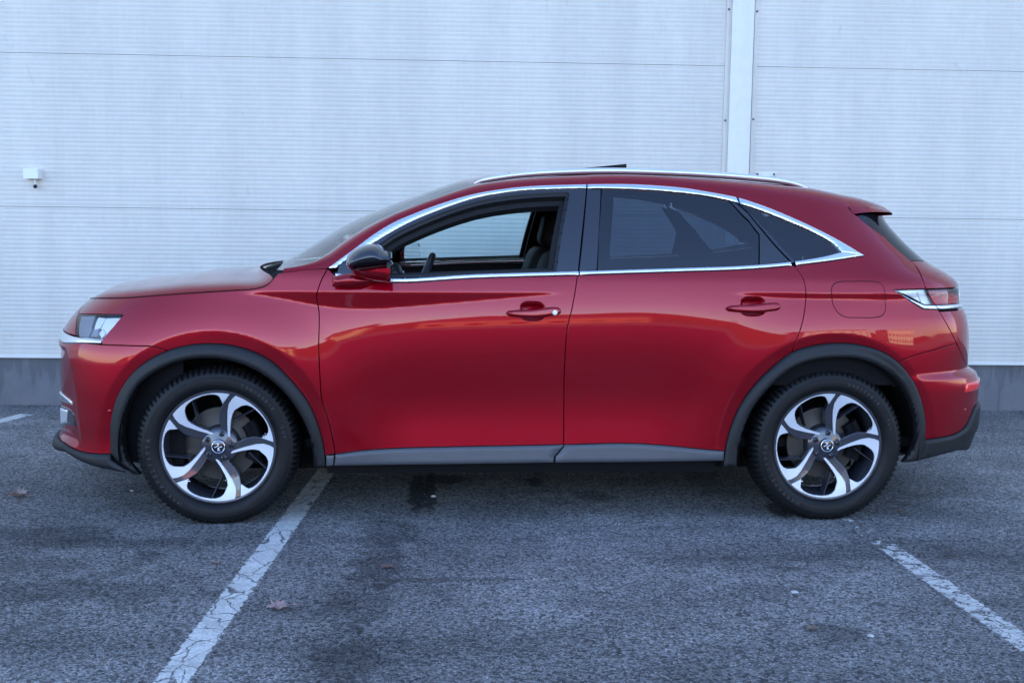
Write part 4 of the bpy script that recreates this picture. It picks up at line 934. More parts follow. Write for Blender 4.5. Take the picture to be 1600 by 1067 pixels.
# upper line: A-pillar / windscreen joint, then the roof at the rails, then the spoiler
uppx = S_((447,422.6),(473,419),(501,403),(538,376.5),(576,352.5),(616,334),(654,319.5),(685,309),(710,299.5),(745,288))
yp = np.interp(uppx[:, 0], [473,540,620,700,745], [-.78,-.735,-.67,-.60,-.555]); upA = np.array([at_y(u, v, y) for (u, v), y in zip(uppx, yp)])
roofpx = S_((745,288),(800,280.5),(866,275),(960,272),(1067,276.5),(1161,283),(1224,288.5),(1267,294),(1306,302.5),(1334,308.5))
upR = np.array([at_y(u, v, -.555) for u, v in roofpx]); 
up = np.vstack([upA, upR[1:]])
# parametrise both lines by matching x
lx = skin(low_az[:, 0], low_az[:, 1])[:, 0]; ux = up[:, 0]
f0, f1 = lx[0], lx[-1]; tt = (lx-f0)/(f1-f0); u_at = up[0, 0]+tt*(up[-1, 0]-up[0, 0]); w = sm((lx-f0)/.9)
u_at = (up[0, 0]+(lx-f0))*(1-w)+lx*w; u_at = np.maximum.accumulate(u_at); u_at = np.clip(u_at, ux[0], ux[-1])
UPc = np.stack([u_at, np.interp(u_at, ux, up[:, 1]), np.interp(u_at, ux, up[:, 2])], 1)
for ax in (1, 2):
    k = np.exp(-.5*(np.arange(-4, 5)/2.)**2); k /= k.sum(); UPc[:, ax] = np.convolve(np.pad(UPc[:, ax], 4, mode='reflect', reflect_type='odd'), k, mode='valid')
G = band('x', low_az, UPc, RED, n=12)
mb = MB(); mb.grid(G.transpose(1, 0, 2)); o = mb.build('roof_side', RED, car, smooth=True)
if o.data.polygons[len(o.data.polygons)//2].normal.y > 0: o.data.flip_normals()
mirror_copy(o, car)
# roof skin across the car
ir = np.nonzero(UPc[:, 0] >= at_y(745, 288, -.555)[0])[0][0]
E_ = UPc[ir-1:]; rows = []
for p in E_:
    t = np.linspace(-1, 1, 41); crown = .050*np.interp(p[0], [E_[0, 0], E_[0, 0]+.5, 1.2, E_[-1, 0]], [.75, 1, .9, .45]); tg_ = .10*abs(p[1])/2
    rows.append(np.stack([p[0]+0*t, p[1]*-t*-1*1.0, p[2]+crown*(1-t*t)*1.0], 1) if False else np.stack([p[0]-.05*(1-t*t)*np.interp(p[0], [E_[0, 0], E_[0, 0]+.5], [1, 0]), p[1]*t, p[2]+crown*(1-t*t)], 1))
mb = MB(); mb.grid(np.array(rows)); o = mb.build('roof', [RED], car, smooth=True)
if o.data.polygons[400].normal.z < 0: o.data.flip_normals()
roofo = o
# sunroof panel of dark glass lying in the roof and its tilted rear lid
xs0, xs1 = at_y(800, 280, -.4)[0], at_y(905, 280, -.4)[0]; xe = at_y(979, 260, -.42)
zf = lambda x: float(np.interp(x, E_[:, 0], E_[:, 2]))+.045
mb = MB(); g = [[(x, y, zf(x)+.002-.018*(y/.42)**2) for y in np.linspace(-.42, .42, 13)] for x in np.linspace(xs0, xs1, 9)]; mb.grid(np.array(g)); o = mb.build('sunroof_glass', MT['black_gloss'], roofo, smooth=True)
if o.data.polygons[5].normal.z < 0: o.data.flip_normals()
pf = at_y(905, 263.5, -.42); pr = at_y(979, 256.3, -.42); mb = MB(); th_ = .012
g = []
for t in np.linspace(0, 1, 6):
    x = pf[0]+(pr[0]-pf[0])*t; z = pf[2]+(pr[2]-pf[2])*t; g.append([(x, y, z+.006*(1-(y/.42)**2)) for y in np.linspace(-.42, .42, 9)])
g = np.array(g); mb.grid(g, flip=True); mb.grid(g-np.array([0, 0, .010])); 
ed = np.array([g[-1], g[-1]-np.array([0, 0, .034])]); mb.grid(ed); 
for k in (0, -1): 
    mb.grid(np.array([g[:, k], g[:, k]*np.array([1, 1, 1])-np.array([0, 0, .01])+0*g[:, k]]))
# cloth bellows under the lid
lowz = [zf(x)+.0 for x in g[:, 0, 0]]
for k in (0, -1):
    lo = g[:, k].copy(); lo[:, 2] = np.minimum(lo[:, 2]-.005, np.array(lowz)-.03); mb.grid(np.array([g[:, k]-np.array([0, -.004 if k == 0 else .004, 0.004]), lo]))
mb.build('tilted_sunroof_lid', MT['cabin'], roofo)
# windscreen: from pillar to pillar, bowed forward
iw = np.nonzero(UPc[:, 0] <= at_y(745, 288, -.555)[0])[0]; A = UPc[iw]; A = resample(A, 40)
s = np.linspace(0, 1, 40); bow = np.interp(s, [0, .5, 1], [.20, .115, .05]); rise = np.interp(s, [0, .5, 1], [-.012, .012, .0375])
g = [[(p[0]-bw*(1-t*t), p[1]*t, p[2]+rs*(1-t*t)) for t in np.linspace(-1, 1, 33)] for p, bw, rs in zip(A, bow, rise)]
mb = MB(); mb.grid(np.array(g)); ws = mb.build('windscreen', MT['screen'], car, smooth=True)
if ws.data.polygons[300].normal.z < 0: ws.data.flip_normals()
gg = np.array(g)
# bonnet: from wing seam to wing seam
a_h2 = AZ(resample(c_hood[:-3], 60)); Hn = skin(a_h2[:, 0], a_h2[:, 1]); s = np.linspace(0, 1, 60)
zc = Hn[:, 2]+np.interp(s, [0, .06, .2, .5, .8, 1], [.001, .030, .052, .060, .052, .030]); xc = Hn[:, 0]+np.interp(s, [0, .1, .4, 1], [NOSE_X[14]+.005-Hn[0, 0], -.05, -.02, -.16])
rows = []
for p, z, x in zip(Hn, zc, xc):
    t = np.sin(np.linspace(-math.pi/2, math.pi/2, 81)); ey = -p[1]-.0018; k = .50*(1-np.exp(-(1-np.abs(t))/.045))+.50*(1-t*t)
    xx = p[0]+(x-p[0])*(1-t*t)
    if len(rows) == 0:
        fa = np.linspace(AMIN+.001, a_h2[0, 0], 80); fp = skin(fa, Hn[0, 2]+0*fa); fx = np.interp(ey*np.abs(t), -fp[:, 1], fp[:, 0]); dx0 = fx-xx
    w_ = max(0, 1-len(rows)/14.)**1.5
    rows.append(np.stack([xx+dx0*w_, ey*t, p[2]+.0012+(z-p[2])*k], 1))
mb = MB(); mb.grid(np.array(rows)); hood = mb.build('bonnet', RED, car, smooth=True)
if hood.data.polygons[800].normal.z < 0: hood.data.flip_normals()
g = np.array(rows); mb = MB()
for k in (0, -1): mb.grid(np.array([g[:, k], g[:, k]-np.array([0, -.004 if k == 0 else .004, .03])]))
mb.grid(np.array([g[0], g[0]+np.array([.006, 0, -.02])])); mb.grid(np.array([g[-1], g[-1]+np.array([0, 0, -.03])])); mb.build('bonnet_edge', RED, hood)
# dark seam under the bonnet edge, scuttle and wipers
sc0 = g[-1]; w0 = np.array(gg[0]); t = np.linspace(0, 1, 7)[:, None, None]; m2 = 33
scA = resample(sc0, m2); scB = resample(w0, m2)
if scA[0, 1] > 0: scA = scA[::-1]
if scB[0, 1] > 0: scB = scB[::-1]
scut = scA[None]*(1-t)+scB[None]*t-np.array([0, 0, 1])*(np.sin(t*math.pi)*.012+.004)
mb = MB(); mb.grid(scut); o = mb.build('scuttle', MT['black'], car, smooth=True)
if o.data.polygons[50].normal.z < 0: o.data.flip_normals()
for (u0, v0, u1, v1, y0, y1) in ((418,419.5,452,412.5,-.62,-.05), (425,423,458,411.5,-.40,.15)):
    p = at_y(u0, v0, y0); q_ = at_y(u1, v1, y1); mb = MB(); mid_ = (p+q_)/2+np.array([0, 0, .01]); mb.tube(catmull([p, mid_, q_], 6), .009, 8); mb.tube(catmull([p+[.02, 0, -.012], mid_+[.03, 0, -.010], q_+[.02, 0, -.012]], 6), .006, 6); mb.build('wiper', MT['rubber'], ws, smooth=True)
# ---- roof rails
px = S_((741,287.5),(750.6,283),(788,276),(835,271),(897,268),(960,267),(1036,269),(1099,272),(1161,276.3),(1208,281),(1239,286.5),(1262,294.5)); pts = np.array([at_y(u, v, -.575) for u, v in px])
hh = np.interp(px[:, 0], [741,765,900,1200,1245,1262], [.005,.0115,.0135,.0135,.011,.004])
mb = MB(); mb.tube(pts, hh, 16, sq=1.1); o = mb.build('roof_rail', MT['rail'], car, smooth=True); mirror_copy(o, car)
lowp = pts[6:-6].copy(); lowp[:, 2] -= hh[6:-6]+.001; mb = MB(); mb.tube(lowp, .003, 6); o = mb.build('rail_gasket', MT['rubber'], car, smooth=True); mirror_copy(o, car)
# ---- spoiler over the rear window
tipx, tipz = at_y(1377, 322.5, -.52)[0], at_y(1377, 322.5, -.52)[2]
Ee = G[:, -1]      # last section of the roof side band, from low (0) to roof (n)
low_e = skin(*sp0[1]); sec = np.vstack([skin(sp0[1][0:1], sp0[1][1:2]), skin(sp0[0][0:1], sp0[0][1:2]), Ee]); sec = resample(catmull(sec, 4), 16)
tipl = []
for i, p in enumerate(sec):
    f_ = i/15.; tipl.append((tipx+.0, -.635+.115*f_**.8 , tipz-.030+.034*f_**.7))
tipl = np.array(tipl); lowc = np.array([at_y(1345, 331, -.64)])
rows = []
for t in np.linspace(0, 1, 9): rows.append(sec*(1-t)+tipl*t+np.array([0, 0, 1])*.006*math.sin(math.pi*t)-np.array([0, 1, 0])*.004*math.sin(math.pi*t))
rows = np.array(rows)
mb = MB(); mb.grid(rows.transpose(1, 0, 2), flip=False)
th = np.linspace(0, 1, 5)[:, None, None]
# top of the spoiler, right across, then its rounded tail and underside
nr = rows[:, -1]; G3 = []
for p in nr:
    t = np.linspace(-1, 1, 33); cr = .022; G3.append(np.stack([p[0]+0*t, p[1]*t, p[2]+cr*(1-t*t)], 1))
G3 = np.array(G3)
mb2 = MB(); mb2.grid(G3)
tail_rows = [G3[-1], G3[-1]+np.array([.012, 0, -.006]), G3[-1]+np.array([.013, 0, -.016]), G3[-1]+np.array([.0, 0, -.026]), G3[-1]+np.array([-.20, 0, -.050])]
mb2.grid(np.array(tail_rows))
sp = mb2.build('spoiler', RED, car, smooth=True)
if sp.data.polygons[3].normal.z < 0: sp.data.flip_normals()
tl_ = tipl; tr = [tl_, tl_+np.array([.010, .003, -.004]), tl_+np.array([.010, .006, -.012]), tl_+np.array([-.17, .05, -.028])]
mb.grid(np.array(tr)); o = mb.build('spoiler_cheek', RED, sp, smooth=True, sharp=50); o['sharp'] = 50
mirror_copy(o, sp)
# ---- door mirrors (built for the near side, mirrored to the far side)
def inflate(outline, yc, T0, T1, rad, flat=None, ha=.006, n_edge=None):
    """solid with the given side-view outline (x, z): a cushion swelling T0 towards the camera and T1 away from it"""
    poly = densify(np.asarray(outline), .006)
    if area2(poly) < 0: poly = poly[::-1]
    V2, Fc = cut_grid(poly, ha, ha); dp = poly if flat is None else None
    if flat is None: d = dist_poly(poly, V2)
    else:
        A = poly; keepi = [i for i in range(len(A)) if not (flat(A[i]) and flat(A[(i+1) % len(A)]))]
        Bn = np.roll(A, -1, 0); d = np.full(len(V2), 9.)
        for i in keepi:
            ab = Bn[i]-A[i]; t = np.clip(((V2-A[i])@ab)/(ab@ab), 0, 1); d = np.minimum(d, np.linalg.norm(V2-A[i]-t[:, None]*ab, axis=1))
    h = np.sqrt(np.maximum(0, 1-(1-np.clip(d/rad, 0, 1))**2))
    n = len(V2); F1 = [f for f in Fc]; V = [(p[0], yc-T0*hh_, p[1]) for p, hh_ in zip(V2, h)]+[(p[0], yc+T1*hh_, p[1]) for p, hh_ in zip(V2, h)]
    F = F1+[[n+i for i in reversed(f)] for f in F1]
    return V, F, poly
def xz(px, y): 
    P = np.array([at_y(u, v, y) for u, v in px]); return P[:, [0, 2]]
wm = None
ym = -1.03
cap_px = J(S_((541,409),(543,401),(549,394),(558,387.5),(569,383),(583,380.8),(595,384),(604,391),(609.5,401),(611.5,417)), S_((611.5,417),(594,418.5),(570,421),(547,421.5)), S_((547,421.5),(542,416),(541,409)))
V, F, _ = inflate(xz(cap_px, ym), ym, .115, .085, .055, flat=lambda p: p[0] > at_y(603, 400, ym)[0] and p[1] > at_y(608, 417, ym)[2]-.002, ha=.005)
wm = mesh('door_mirror', V, F, MT['black_gloss'], fd, True, sharp=60); wm['sharp'] = 60
lo_px = J(S_((548,421.5),(570,421),(594,418.5),(611,417.2)), S_((611,417.2),(610.5,430),(609,441),n=3), S_((609,441),(590,439),(570,435),(555,430),(548,421.5)))
V, F, _ = inflate(xz(lo_px, ym), ym, .112, .083, .045, flat=lambda p: p[0] > at_y(603, 400, ym)[0] or p[1] > at_y(580, 421.4, ym)[2]-.003, ha=.005)
o = mesh('mirror_shell', V, F, RED, wm, True, sharp=60); o['sharp'] = 60
arm_px = J(S_((519,432.5),(532,429),(548,427),(572,431),(588,437)), S_((588,437),(580,442),(563,448),(542,449.5),(519,448)))
V, F, _ = inflate(xz(arm_px, -.955), -.955, .032, .06, .028, flat=lambda p: False, ha=.006)
o = mesh('mirror_arm', V, F, RED, wm, True, sharp=60); o['sharp'] = 60
xg = at_y(610, 410, ym)[0]+.001; z0, z1 = at_y(610, 437, ym)[2], at_y(605, 392, ym)[2]; ol = S_((ym-.10, z0+.01), (ym-.105, (z0+z1)/2), (ym-.07, z1-.012), (ym, z1-.004), (ym+.06, z1-.02), (ym+.075, z0+.02), (ym+.05, z0), (ym-.06, z0), (ym-.10, z0+.01), n=4)
mb = MB(); mb.V = [(xg+.004, y, z) for y, z in ol[:-1]]+[(xg-.012, y, z) for y, z in ol[:-1]]; k = len(ol)-1; mb.F = [tuple(range(k))[::-1]]+[(i, (i+1) % k, k+(i+1) % k, k+i) for i in range(k)]; mb.M = [0]+[1]*k
o = mb.build('mirror_glass', [MT['mirror'], MT['rubber']], wm)
# black cheek where the arm meets the door
panel('mirror_foot', AZ(np.array([(524,427),(560,424.5),(600,427),(609,436),(524,431)], float)), MT['black_gloss'], fd, off=.001, gap=0, far=False, bevel=0)
for root in (fd, rd, q):
    r2 = mirror_copy(root, car)
    for ch in list(root.children):
        if ch.name != wm.name: mirror_copy(ch, r2)
        else:
            w2 = mirror_copy(wm, r2); w2.matrix_local = Matrix.Translation((-.64, 1.03, 0)) @ Matrix.Rotation(R(-30), 4, 'Z') @ Matrix.Translation((.70, -1.03, 0))
            for cc in list(wm.children): mirror_copy(cc, w2)
# the far front window is up, in clear glass
farfd = [o for o in car.children if o.name.startswith('front_door') and o is not fd][0]
o = panel('window_pane', AZ(open_), MT['glass'], farfd, off=-.02, gap=0, bevel=0, flange=0, far=False); n_ = mirror_copy(o, farfd); bpy.data.objects.remove(o)
# ---------------------------------------------------------------- wheels
RR = .2525
def pol(r, a): return (r*math.cos(R(a)), r*math.sin(R(a)))
blade = [(.186,.09),(.160,.11),(.152,.219),(.152,.42),(.162,.63),(.190,.755),(.250,.845),(.338,.93)]
arc = [pol(1.0, a) for a in np.linspace(68, 4.5, 22)]
wedge = [(.955,.082),(.742,.152),(.835,.225),(.862,.265)]
inner = [(.862,.335),(.832,.42),(.778,.515),(.712,.592),(.645,.660),(.575,.708),(.50,.735),(.42,.725),(.350,.685),(.282,.640),(.245,.57),(.220,.47),(.203,.344),(.195,.2)]
SILV = np.array(blade+arc+wedge+inner)
# dark spoke under the blade and the wedge of the piece before it (piece before = +72 degrees)
def rot2(P, a): c, s = math.cos(R(a)), math.sin(R(a)); P = np.asarray(P); return np.stack([P[:, 0]*c-P[:, 1]*s, P[:, 0]*s+P[:, 1]*c], 1)
wt = rot2([(.742,.152),(.955,.082)], 72)
DARK = np.array([(.21,.10),(.215,.344),(.235,.50),(.29,.66),(.36,.78),(.36,.925)]+[pol(.985, a) for a in np.linspace(66, 77, 5)]+[tuple(wt[1]), tuple(wt[0]), (.025,.62),(.015,.48),(.030,.32),(.000,.22),(.1,.05)])
def dep(r): return np.interp(r, [0,.2,.35,.6,.85,1.0], [.030,.029,.027,.020,.008,.003])   # metres inward from the rim plane
def solid2d(P2, depf, thick, step=.05, topoff=0., bev=.006, mb=None, m=0):
    P2 = np.asarray(P2, float)
    if area2(P2) < 0: P2 = P2[::-1]
    P2 = densify(P2, .05); q = inset(P2, bev)
    V2, Fc = cut_grid(q, step, step); r = np.hypot(V2[:, 0], V2[:, 1])
    V = np.stack([V2[:, 0]*RR, depf(r)+topoff, V2[:, 1]*RR], 1); mb.add(V, Fc, m)
    e = lambda Q, h: np.stack([Q[:, 0]*RR, depf(np.hypot(Q[:, 0], Q[:, 1]))+topoff+h, Q[:, 1]*RR], 1)
    if len(q) == len(P2): rows = [e(q, 0), e(P2, .0018), e(P2, thick)]
    else: rows = [e(P2, 0), e(P2, thick)]
    mb.grid(np.array(rows), m, closed_v=True, flip=True); return mb
def tyre_mesh():
    W = .235; prof = [(.238,.010),(.246,.006),(.2535,.003),(.259,-.005),(.266,-.012),(.272,-.0140),(.2735,-.0152),(.280,-.0168),(.296,-.018),(.3075,-.0165),(.3085,-.0175),(.3105,-.0160),(.312,-.0155),(.326,-.010),(.336,-.003),(.3435,.006),(.3475,.013),(.3505,.022),(.3515,.024),(.3535,.040),(.355,.062),(.3555,.066),(.356,.095),(.356,.122),(.355,.150),(.352,.178),(.342,.200),(.320,.216),(.290,.222),(.255,.215),(.240,.205)]
    nseg = 84*4; th = np.arange(nseg)*2*math.pi/nseg; G = []
    for i, (r, y) in enumerate(prof):
        rr = np.full(nseg, r); ph = np.arange(nseg) % 4
        i -= 5
        if 9 <= i <= 13: rr = rr-np.where(ph == 0, (.0035 if i == 9 else .008), 0)
        if 14 <= i <= 15: rr = rr-np.where(ph == (0 if i == 14 else 1), .008, 0)
        if 16 <= i <= 19: rr = rr-np.where((np.arange(nseg)+i) % 4 == 2, .007, 0)
        if i in (10,): y = y
        x = rr*np.cos(th); z = rr*np.sin(th); yy = np.full(nseg, y)
        if i in (9, 10): yy = yy+np.where(ph == 0, .005, 0)
        zf_ = -.3425; fl = z < zf_; z = np.where(fl, zf_+(z-zf_)*.04, z)
        if -2 <= i <= 11: yy = yy-.006*np.clip((-z-.25)/.09, 0, 1)
        G.append(np.stack([x, yy, z], 1))
    mb = MB(); mb.grid(np.array(G), closed_v=True); return mb
tm = tyre_mesh()
def text_arc(txt, rad, a0, size, mb, da=None, y=-.0186):
    """raised letters set round the sidewall, reading clockwise"""
    cu = bpy.data.curves.new('t', 'FONT'); cu.size = size; cu.extrude = .0006
    o = bpy.data.objects.new('t', cu); a = a0
    for ch in txt:
        if ch == ' ': a -= da; continue
        cu.body = ch; C.objects.link(o); dg = bpy.context.evaluated_depsgraph_get(); me = bpy.data.meshes.new_from_object(o.evaluated_get(dg)); C.objects.unlink(o)
        w = max((v.co.x for v in me.vertices), default=0); cth, sth = math.cos(R(a)), math.sin(R(a)); V = []
        for v in me.vertices:
            tx = v.co.x-w/2; ry = rad+v.co.y; ang = R(a)-tx/rad; V.append((ry*math.cos(ang), y-v.co.z+.0025*(abs(ry-.296)/.02)**2, ry*math.sin(ang)))
        mb.add(V, [tuple(p.vertices)[::-1] for p in me.polygons]); bpy.data.meshes.remove(me); a -= da
    bpy.data.objects.remove(o)
letters = MB(); text_arc('HAKKAPELIITTA', .2865, 236, .026, letters, da=5.2); text_arc('235/55R18', .289, 68, .020, letters, da=4.0); text_arc('SUV', .289, 18, .020, letters, da=4.2)
rimdark = MB(); rimdark.lathe([(.2530,.009),(.2532,.003),(.2515,.0008),(.2455,.0005),(.2415,.002),(.2385,.010),(.2300,.030),(.222,.060),(.218,.110),(.222,.170),(.236,.195),(.245,.196)], 72, flip=True)
for k in range(5): solid2d(rot2(DARK, 72*k), dep, .034, mb=rimdark, topoff=.0025, bev=.012)
# hub plate with five lug pockets
rimdark.lathe([(.0005,.022),(.030,.022),(.036,.024),(.060,.0275),(.074,.031),(.082,.040),(.084,.075)], 48)
silv = MB()
for k in range(5): solid2d(rot2(SILV, 72*k), dep, .006, mb=silv, topoff=-.0008, bev=.004, step=.04)
fin = MB(); fin.add([], [])
def finmesh():
    mb = MB(); a_ = np.array([.262,.452])*RR; b_ = np.array([.640,.662])*RR; n_ = np.array([-(b_-a_)[1], (b_-a_)[0]]); n_ /= np.linalg.norm(n_); w = .0035
    for s_ in (0,):
        P = []
        for y0, ww in ((.012, .0012), (.018, w), (.060, w*1.4)):
            for p in (a_, b_):
                dy = .010 if p is a_ else 0.0
                P += [(p[0]-n_[0]*ww, y0+dy, p[1]-n_[1]*ww), (p[0]+n_[0]*ww, y0+dy, p[1]+n_[1]*ww)]
        mb.add(P, [(0,1,3,2),(0,2,6,4),(1,5,7,3),(4,6,10,8),(5,9,11,7),(0,4,5,1),(4,8,9,5),(2,3,7,6),(6,7,11,10)])
    return mb
fm = finmesh()
discm = MB(); discm.lathe([(.082,.062),(.088,.085),(.096,.088),(.163,.088),(.165,.091),(.165,.112),(.163,.115)], 64); 
hubm = MB(); hubm.lathe([(.03,.05),(.070,.055),(.080,.062),(.082,.072)], 40)
calm = MB()
th = np.linspace(R(-28), R(38), 12)
for r0, r1, y0, y1 in ((.118,.178,.060,.135), (.150,.186,.050,.140)):
    gA = np.array([[(r*math.cos(t), y, r*math.sin(t)) for t in th] for r, y in ((r0+.006, y0+.006), (r0, y0+.015), (r0, y1), (r1, y1), (r1, y0+.012), (r1-.008, y0), (r0+.012, y0), (r0+.006, y0+.006))]); calm.grid(gA, flip=True)
    for e in (0, -1): b0 = len(calm.V); calm.V += [tuple(p) for p in gA[:-1, e]]; calm.F.append(tuple(range(b0, b0+7)) if e else tuple(reversed(range(b0, b0+7)))); calm.M.append(0)
lug = MB(); lug.lathe([(.0005,.004),(.007,.0044),(.0115,.008),(.0128,.013),(.0132,.030)], 10)
cap = MB(); cap.lathe([(.0005,.010),(.026,.0105),(.0302,.0125),(.0318,.017),(.032,.026)], 36)
capr = MB(); capr.lathe([(.0262,.0092),(.0275,.0084),(.0292,.0092),(.0305,.0130)], 40)
emb = MB()
def embpoly(P):
    P = np.array(P, float)*.0190; P = P if area2(P) > 0 else P[::-1]; n = len(P)
    V = [(x, .0078, z) for x, z in P]+[(x, .012, z) for x, z in P]; emb.add(V, [tuple(range(n))]+[(i, n+i, n+(i+1) % n, (i+1) % n) for i in range(n)])
embpoly([(-.25,.95),(.35,.85),(.20,.20),(-.05,.30)]); embpoly([(-.05,.30),(.20,.20),(-.75,-.05),(-.95,.15)]); embpoly([(.25,-.95),(-.35,-.85),(-.20,-.20),(.05,-.30)]); embpoly([(.05,-.30),(-.20,-.20),(.75,.05),(.95,-.15)])
proto = {}
def wheel(x, y, side, spin, steer=0, caliper_a=0):
    w = empty('wheel', (x, y, .343), car); w.rotation_euler = (0, 0, (0 if side < 0 else math.pi)+steer)
    def sub(name, mbd, mat, smooth=True, sharp=35, rot=0, loc=(0, 0, 0)):
        if name+str(id(mbd)) not in proto:
            o = mbd.build(name, mat, w, smooth=smooth, sharp=sharp); proto[name+str(id(mbd))] = o.data
        else: o = link(bpy.data.objects.new(name, proto[name+str(id(mbd))]), w)
        o.rotation_euler = (0, -rot, 0); o.location = loc; return o
    sub('tyre', tm, MT['tyre'], sharp=28); sub('tyre_lettering', letters, MT['tyre_text'], smooth=False, sharp=None, rot=spin)
    sub('rim', rimdark, MT['rimdark'], rot=spin); sub('machined_face', silv, MT['silver'], rot=spin)
    sub('brake_disc', discm, MT['disc']); sub('brake_hub', hubm, MT['rust']); sub('brake_caliper', calm, MT['black'], rot=caliper_a)
    for k in range(5):
        a = R(76+72*k)+spin; sub('lug_nut', lug, MT['black_gloss'], loc=(.056*math.cos(a), .012, .056*math.sin(a)))
        sub('rim_fin', fm, MT['rimdark'], rot=spin+R(72*k), sharp=20, smooth=False)
    sub('hub_cap', cap, MT['black_gloss'], rot=spin); sub('cap_ring', capr, MT['chrome']); sub('emblem', emb, MT['silver'], smooth=False, sharp=None, rot=spin+.2)
    return w
YW = -.905
wheel(-1.369, YW, -1, 0, steer=R(.8), caliper_a=0); wheel(1.369, YW, -1, R(6.5), caliper_a=0)
wheel(-1.369, -YW, 1, R(30), caliper_a=math.pi); wheel(1.369, -YW, 1, R(-14), caliper_a=math.pi)
# wheel wells and underbody
for cx in (-1.375, 1.372):
    for s_ in (-1, 1):
        mb = MB(); th = np.linspace(R(-10), R(190), 40); rw_ = .415 if cx < 0 else .420; g = []
        for rr, yy in ((rw_, -.905), (rw_+.002, -.86), (rw_, -.60), (.06, -.59)): g.append([(cx+rr*math.cos(t)*(1.02), yy, .345+rr*math.sin(t)*1.0) for t in th])
        mb.grid(np.array(g)); o = mb.build('wheel_well', BLK, car, smooth=True, sharp=40)
        if s_ > 0: o.data.transform(Matrix.Scale(-1, 4, (0, 1, 0)))
mb = MB(); mb.box((-1.6, -.60, .18), (1.6, .60, .30)); mb.box((-.90, -.86, .215), (.86, .86, .30)); mb.build('underbody', BLK, car)
mb = MB(); mb.tube([(-.9, -.3, .19), (.2, -.28, .18), (1.0, -.35, .19), (1.9, -.5, .24)], .03, 8); mb.build('exhaust_pipe', MT['disc'], car, smooth=True)
mb = MB(); mb.tube([(-1.369, -.8, .343), (-1.369, .8, .343)], .03, 8); mb.tube([(1.369, -.8, .30), (1.369, .8, .30)], .035, 8); mb.build('axle', BLK, car, smooth=True)
# dark shells behind the outer skin so that shut lines and cabin stay dark
def shell(u0, u1, v0, v1, off, name, parent, mat, ztop=None):
    pass
A0, A1 = -.86, .88
mb = MB(); aa = np.linspace(A0, A1, 60); bz = J(c_lowbF, c_lowbR); bz = AZ(bz); zt_ = np.interp(aa, bz[:, 0], bz[:, 1])-.004; zz = np.linspace(0, 1, 18); g = np.array([skin(aa, .30+(zt_-.30)*z)+normal(aa, .30+(zt_-.30)*z)*-.03 for z in zz]); mb.grid(g)
inn = g.copy(); inn[:, :, 1] += .07; mb.grid(inn[:, :], flip=True); mb.grid(np.array([g[-1], inn[-1]])); o = mb.build('door_card', MT['leather'], car, smooth=True, sharp=50); o['sharp'] = 50; mirror_copy(o, car)
for a0, a1, z0, z1 in ((-1.9, -.86, .80, .96), (1.0, 2.3, .62, 1.08)):
    mb = MB(); aa = np.linspace(a0, a1, 50); zz = np.linspace(z0, z1, 10); mb.grid(np.array([skin(aa, z+0*aa)+normal(aa, z+0*aa)*-.05 for z in zz])); o = mb.build('inner_wing', BLK, car, smooth=True); mirror_copy(o, car)
aa = np.linspace(AMIN+.01, -1.6, 50); mb = MB(); g = np.array([skin(aa, z+0*aa)+normal(aa, z+0*aa)*-.06 for z in np.linspace(.25, .97, 12)]); mb.grid(g); o = mb.build('bumper_core', BLK, car, smooth=True); mirror_copy(o, car)
aa = np.linspace(1.9, AMAX-.01, 50); mb = MB(); g = np.array([skin(aa, z+0*aa)+normal(aa, z+0*aa)*-.07 for z in np.linspace(.25, 1.1, 12)]); mb.grid(g); o = mb.build('bumper_core', BLK, car, smooth=True); mirror_copy(o, car)
mb = MB(); mb.box((-1.75, -.62, .60), (-1.0, .62, .90)); mb.build('engine_bay', BLK, car)
# ---------------------------------------------------------------- cabin
cab = MT['cabin']
mb = MB(); mb.box((-1.0, -.80, .32), (1.95, .80, .36)); mb.build('floor_pan', BLK, car)
# headliner follows the roof a little below it
aa = UPc[::3]; aa = aa[aa[:, 0] > -.20]; g = np.array([[(p[0], p[1]*1.12*t, p[2]-.052+.030*(1-t*t)) for t in np.linspace(-1, 1, 9)] for p in aa]); mb = MB(); mb.grid(g, flip=True); mb.build('headliner', BLK, car, smooth=True)
# inner skins of the pillars: inside of the roof band
Gi = G[:, :, :].copy(); Gi[:, :, 1] += .030; Gi[:, :, 2] -= .012; mb = MB(); mb.grid(Gi.transpose(1, 0, 2)); o = mb.build('pillar_lining', BLK, car, smooth=True); mirror_copy(o, car)
def roundbox(size, bev, seg=3):
    bm = bmesh.new(); bmesh.ops.create_cube(bm, size=1); 
    for v in bm.verts: v.co = Vector((v.co.x*size[0], v.co.y*size[1], v.co.z*size[2]))
    bmesh.ops.bevel(bm, geom=bm.edges[:], offset=bev, segments=seg, profile=.5, affect='EDGES'); return bm
def rb(name, c, size, bev, mat, parent=car, rot=(0, 0, 0), taper=None):
    bm = roundbox(size, bev); 
    if taper:
        for v in bm.verts: k = 1+(taper-1)*(v.co.z/size[2]+.5); v.co.x *= k; v.co.y *= 1+(k-1)*.6
    me = bpy.data.meshes.new(name); bm.to_mesh(me); bm.free(); me.materials.append(mat); me.polygons.foreach_set('use_smooth', [True]*len(me.polygons)); me.set_sharp_from_angle(angle=R(60))
    o = link(bpy.data.objects.new(name, me), parent); o.location = c; o.rotation_euler = rot; return o
for y in (-.38, .38):
    s_ = empty('front_seat', (-.24, y, .36), car)
    rb('seat_cushion', (0, 0, .20), (.52, .50, .20), .07, MT['leather'], s_)
    rb('backrest', (.33, 0, .52), (.17, .50, .66), .07, MT['cloth'], s_, rot=(0, R(17), 0), taper=.8)
    rb('headrest', (.455, 0, .935), (.11, .27, .20), .05, MT['cloth'], s_, rot=(0, R(12), 0), taper=.9)
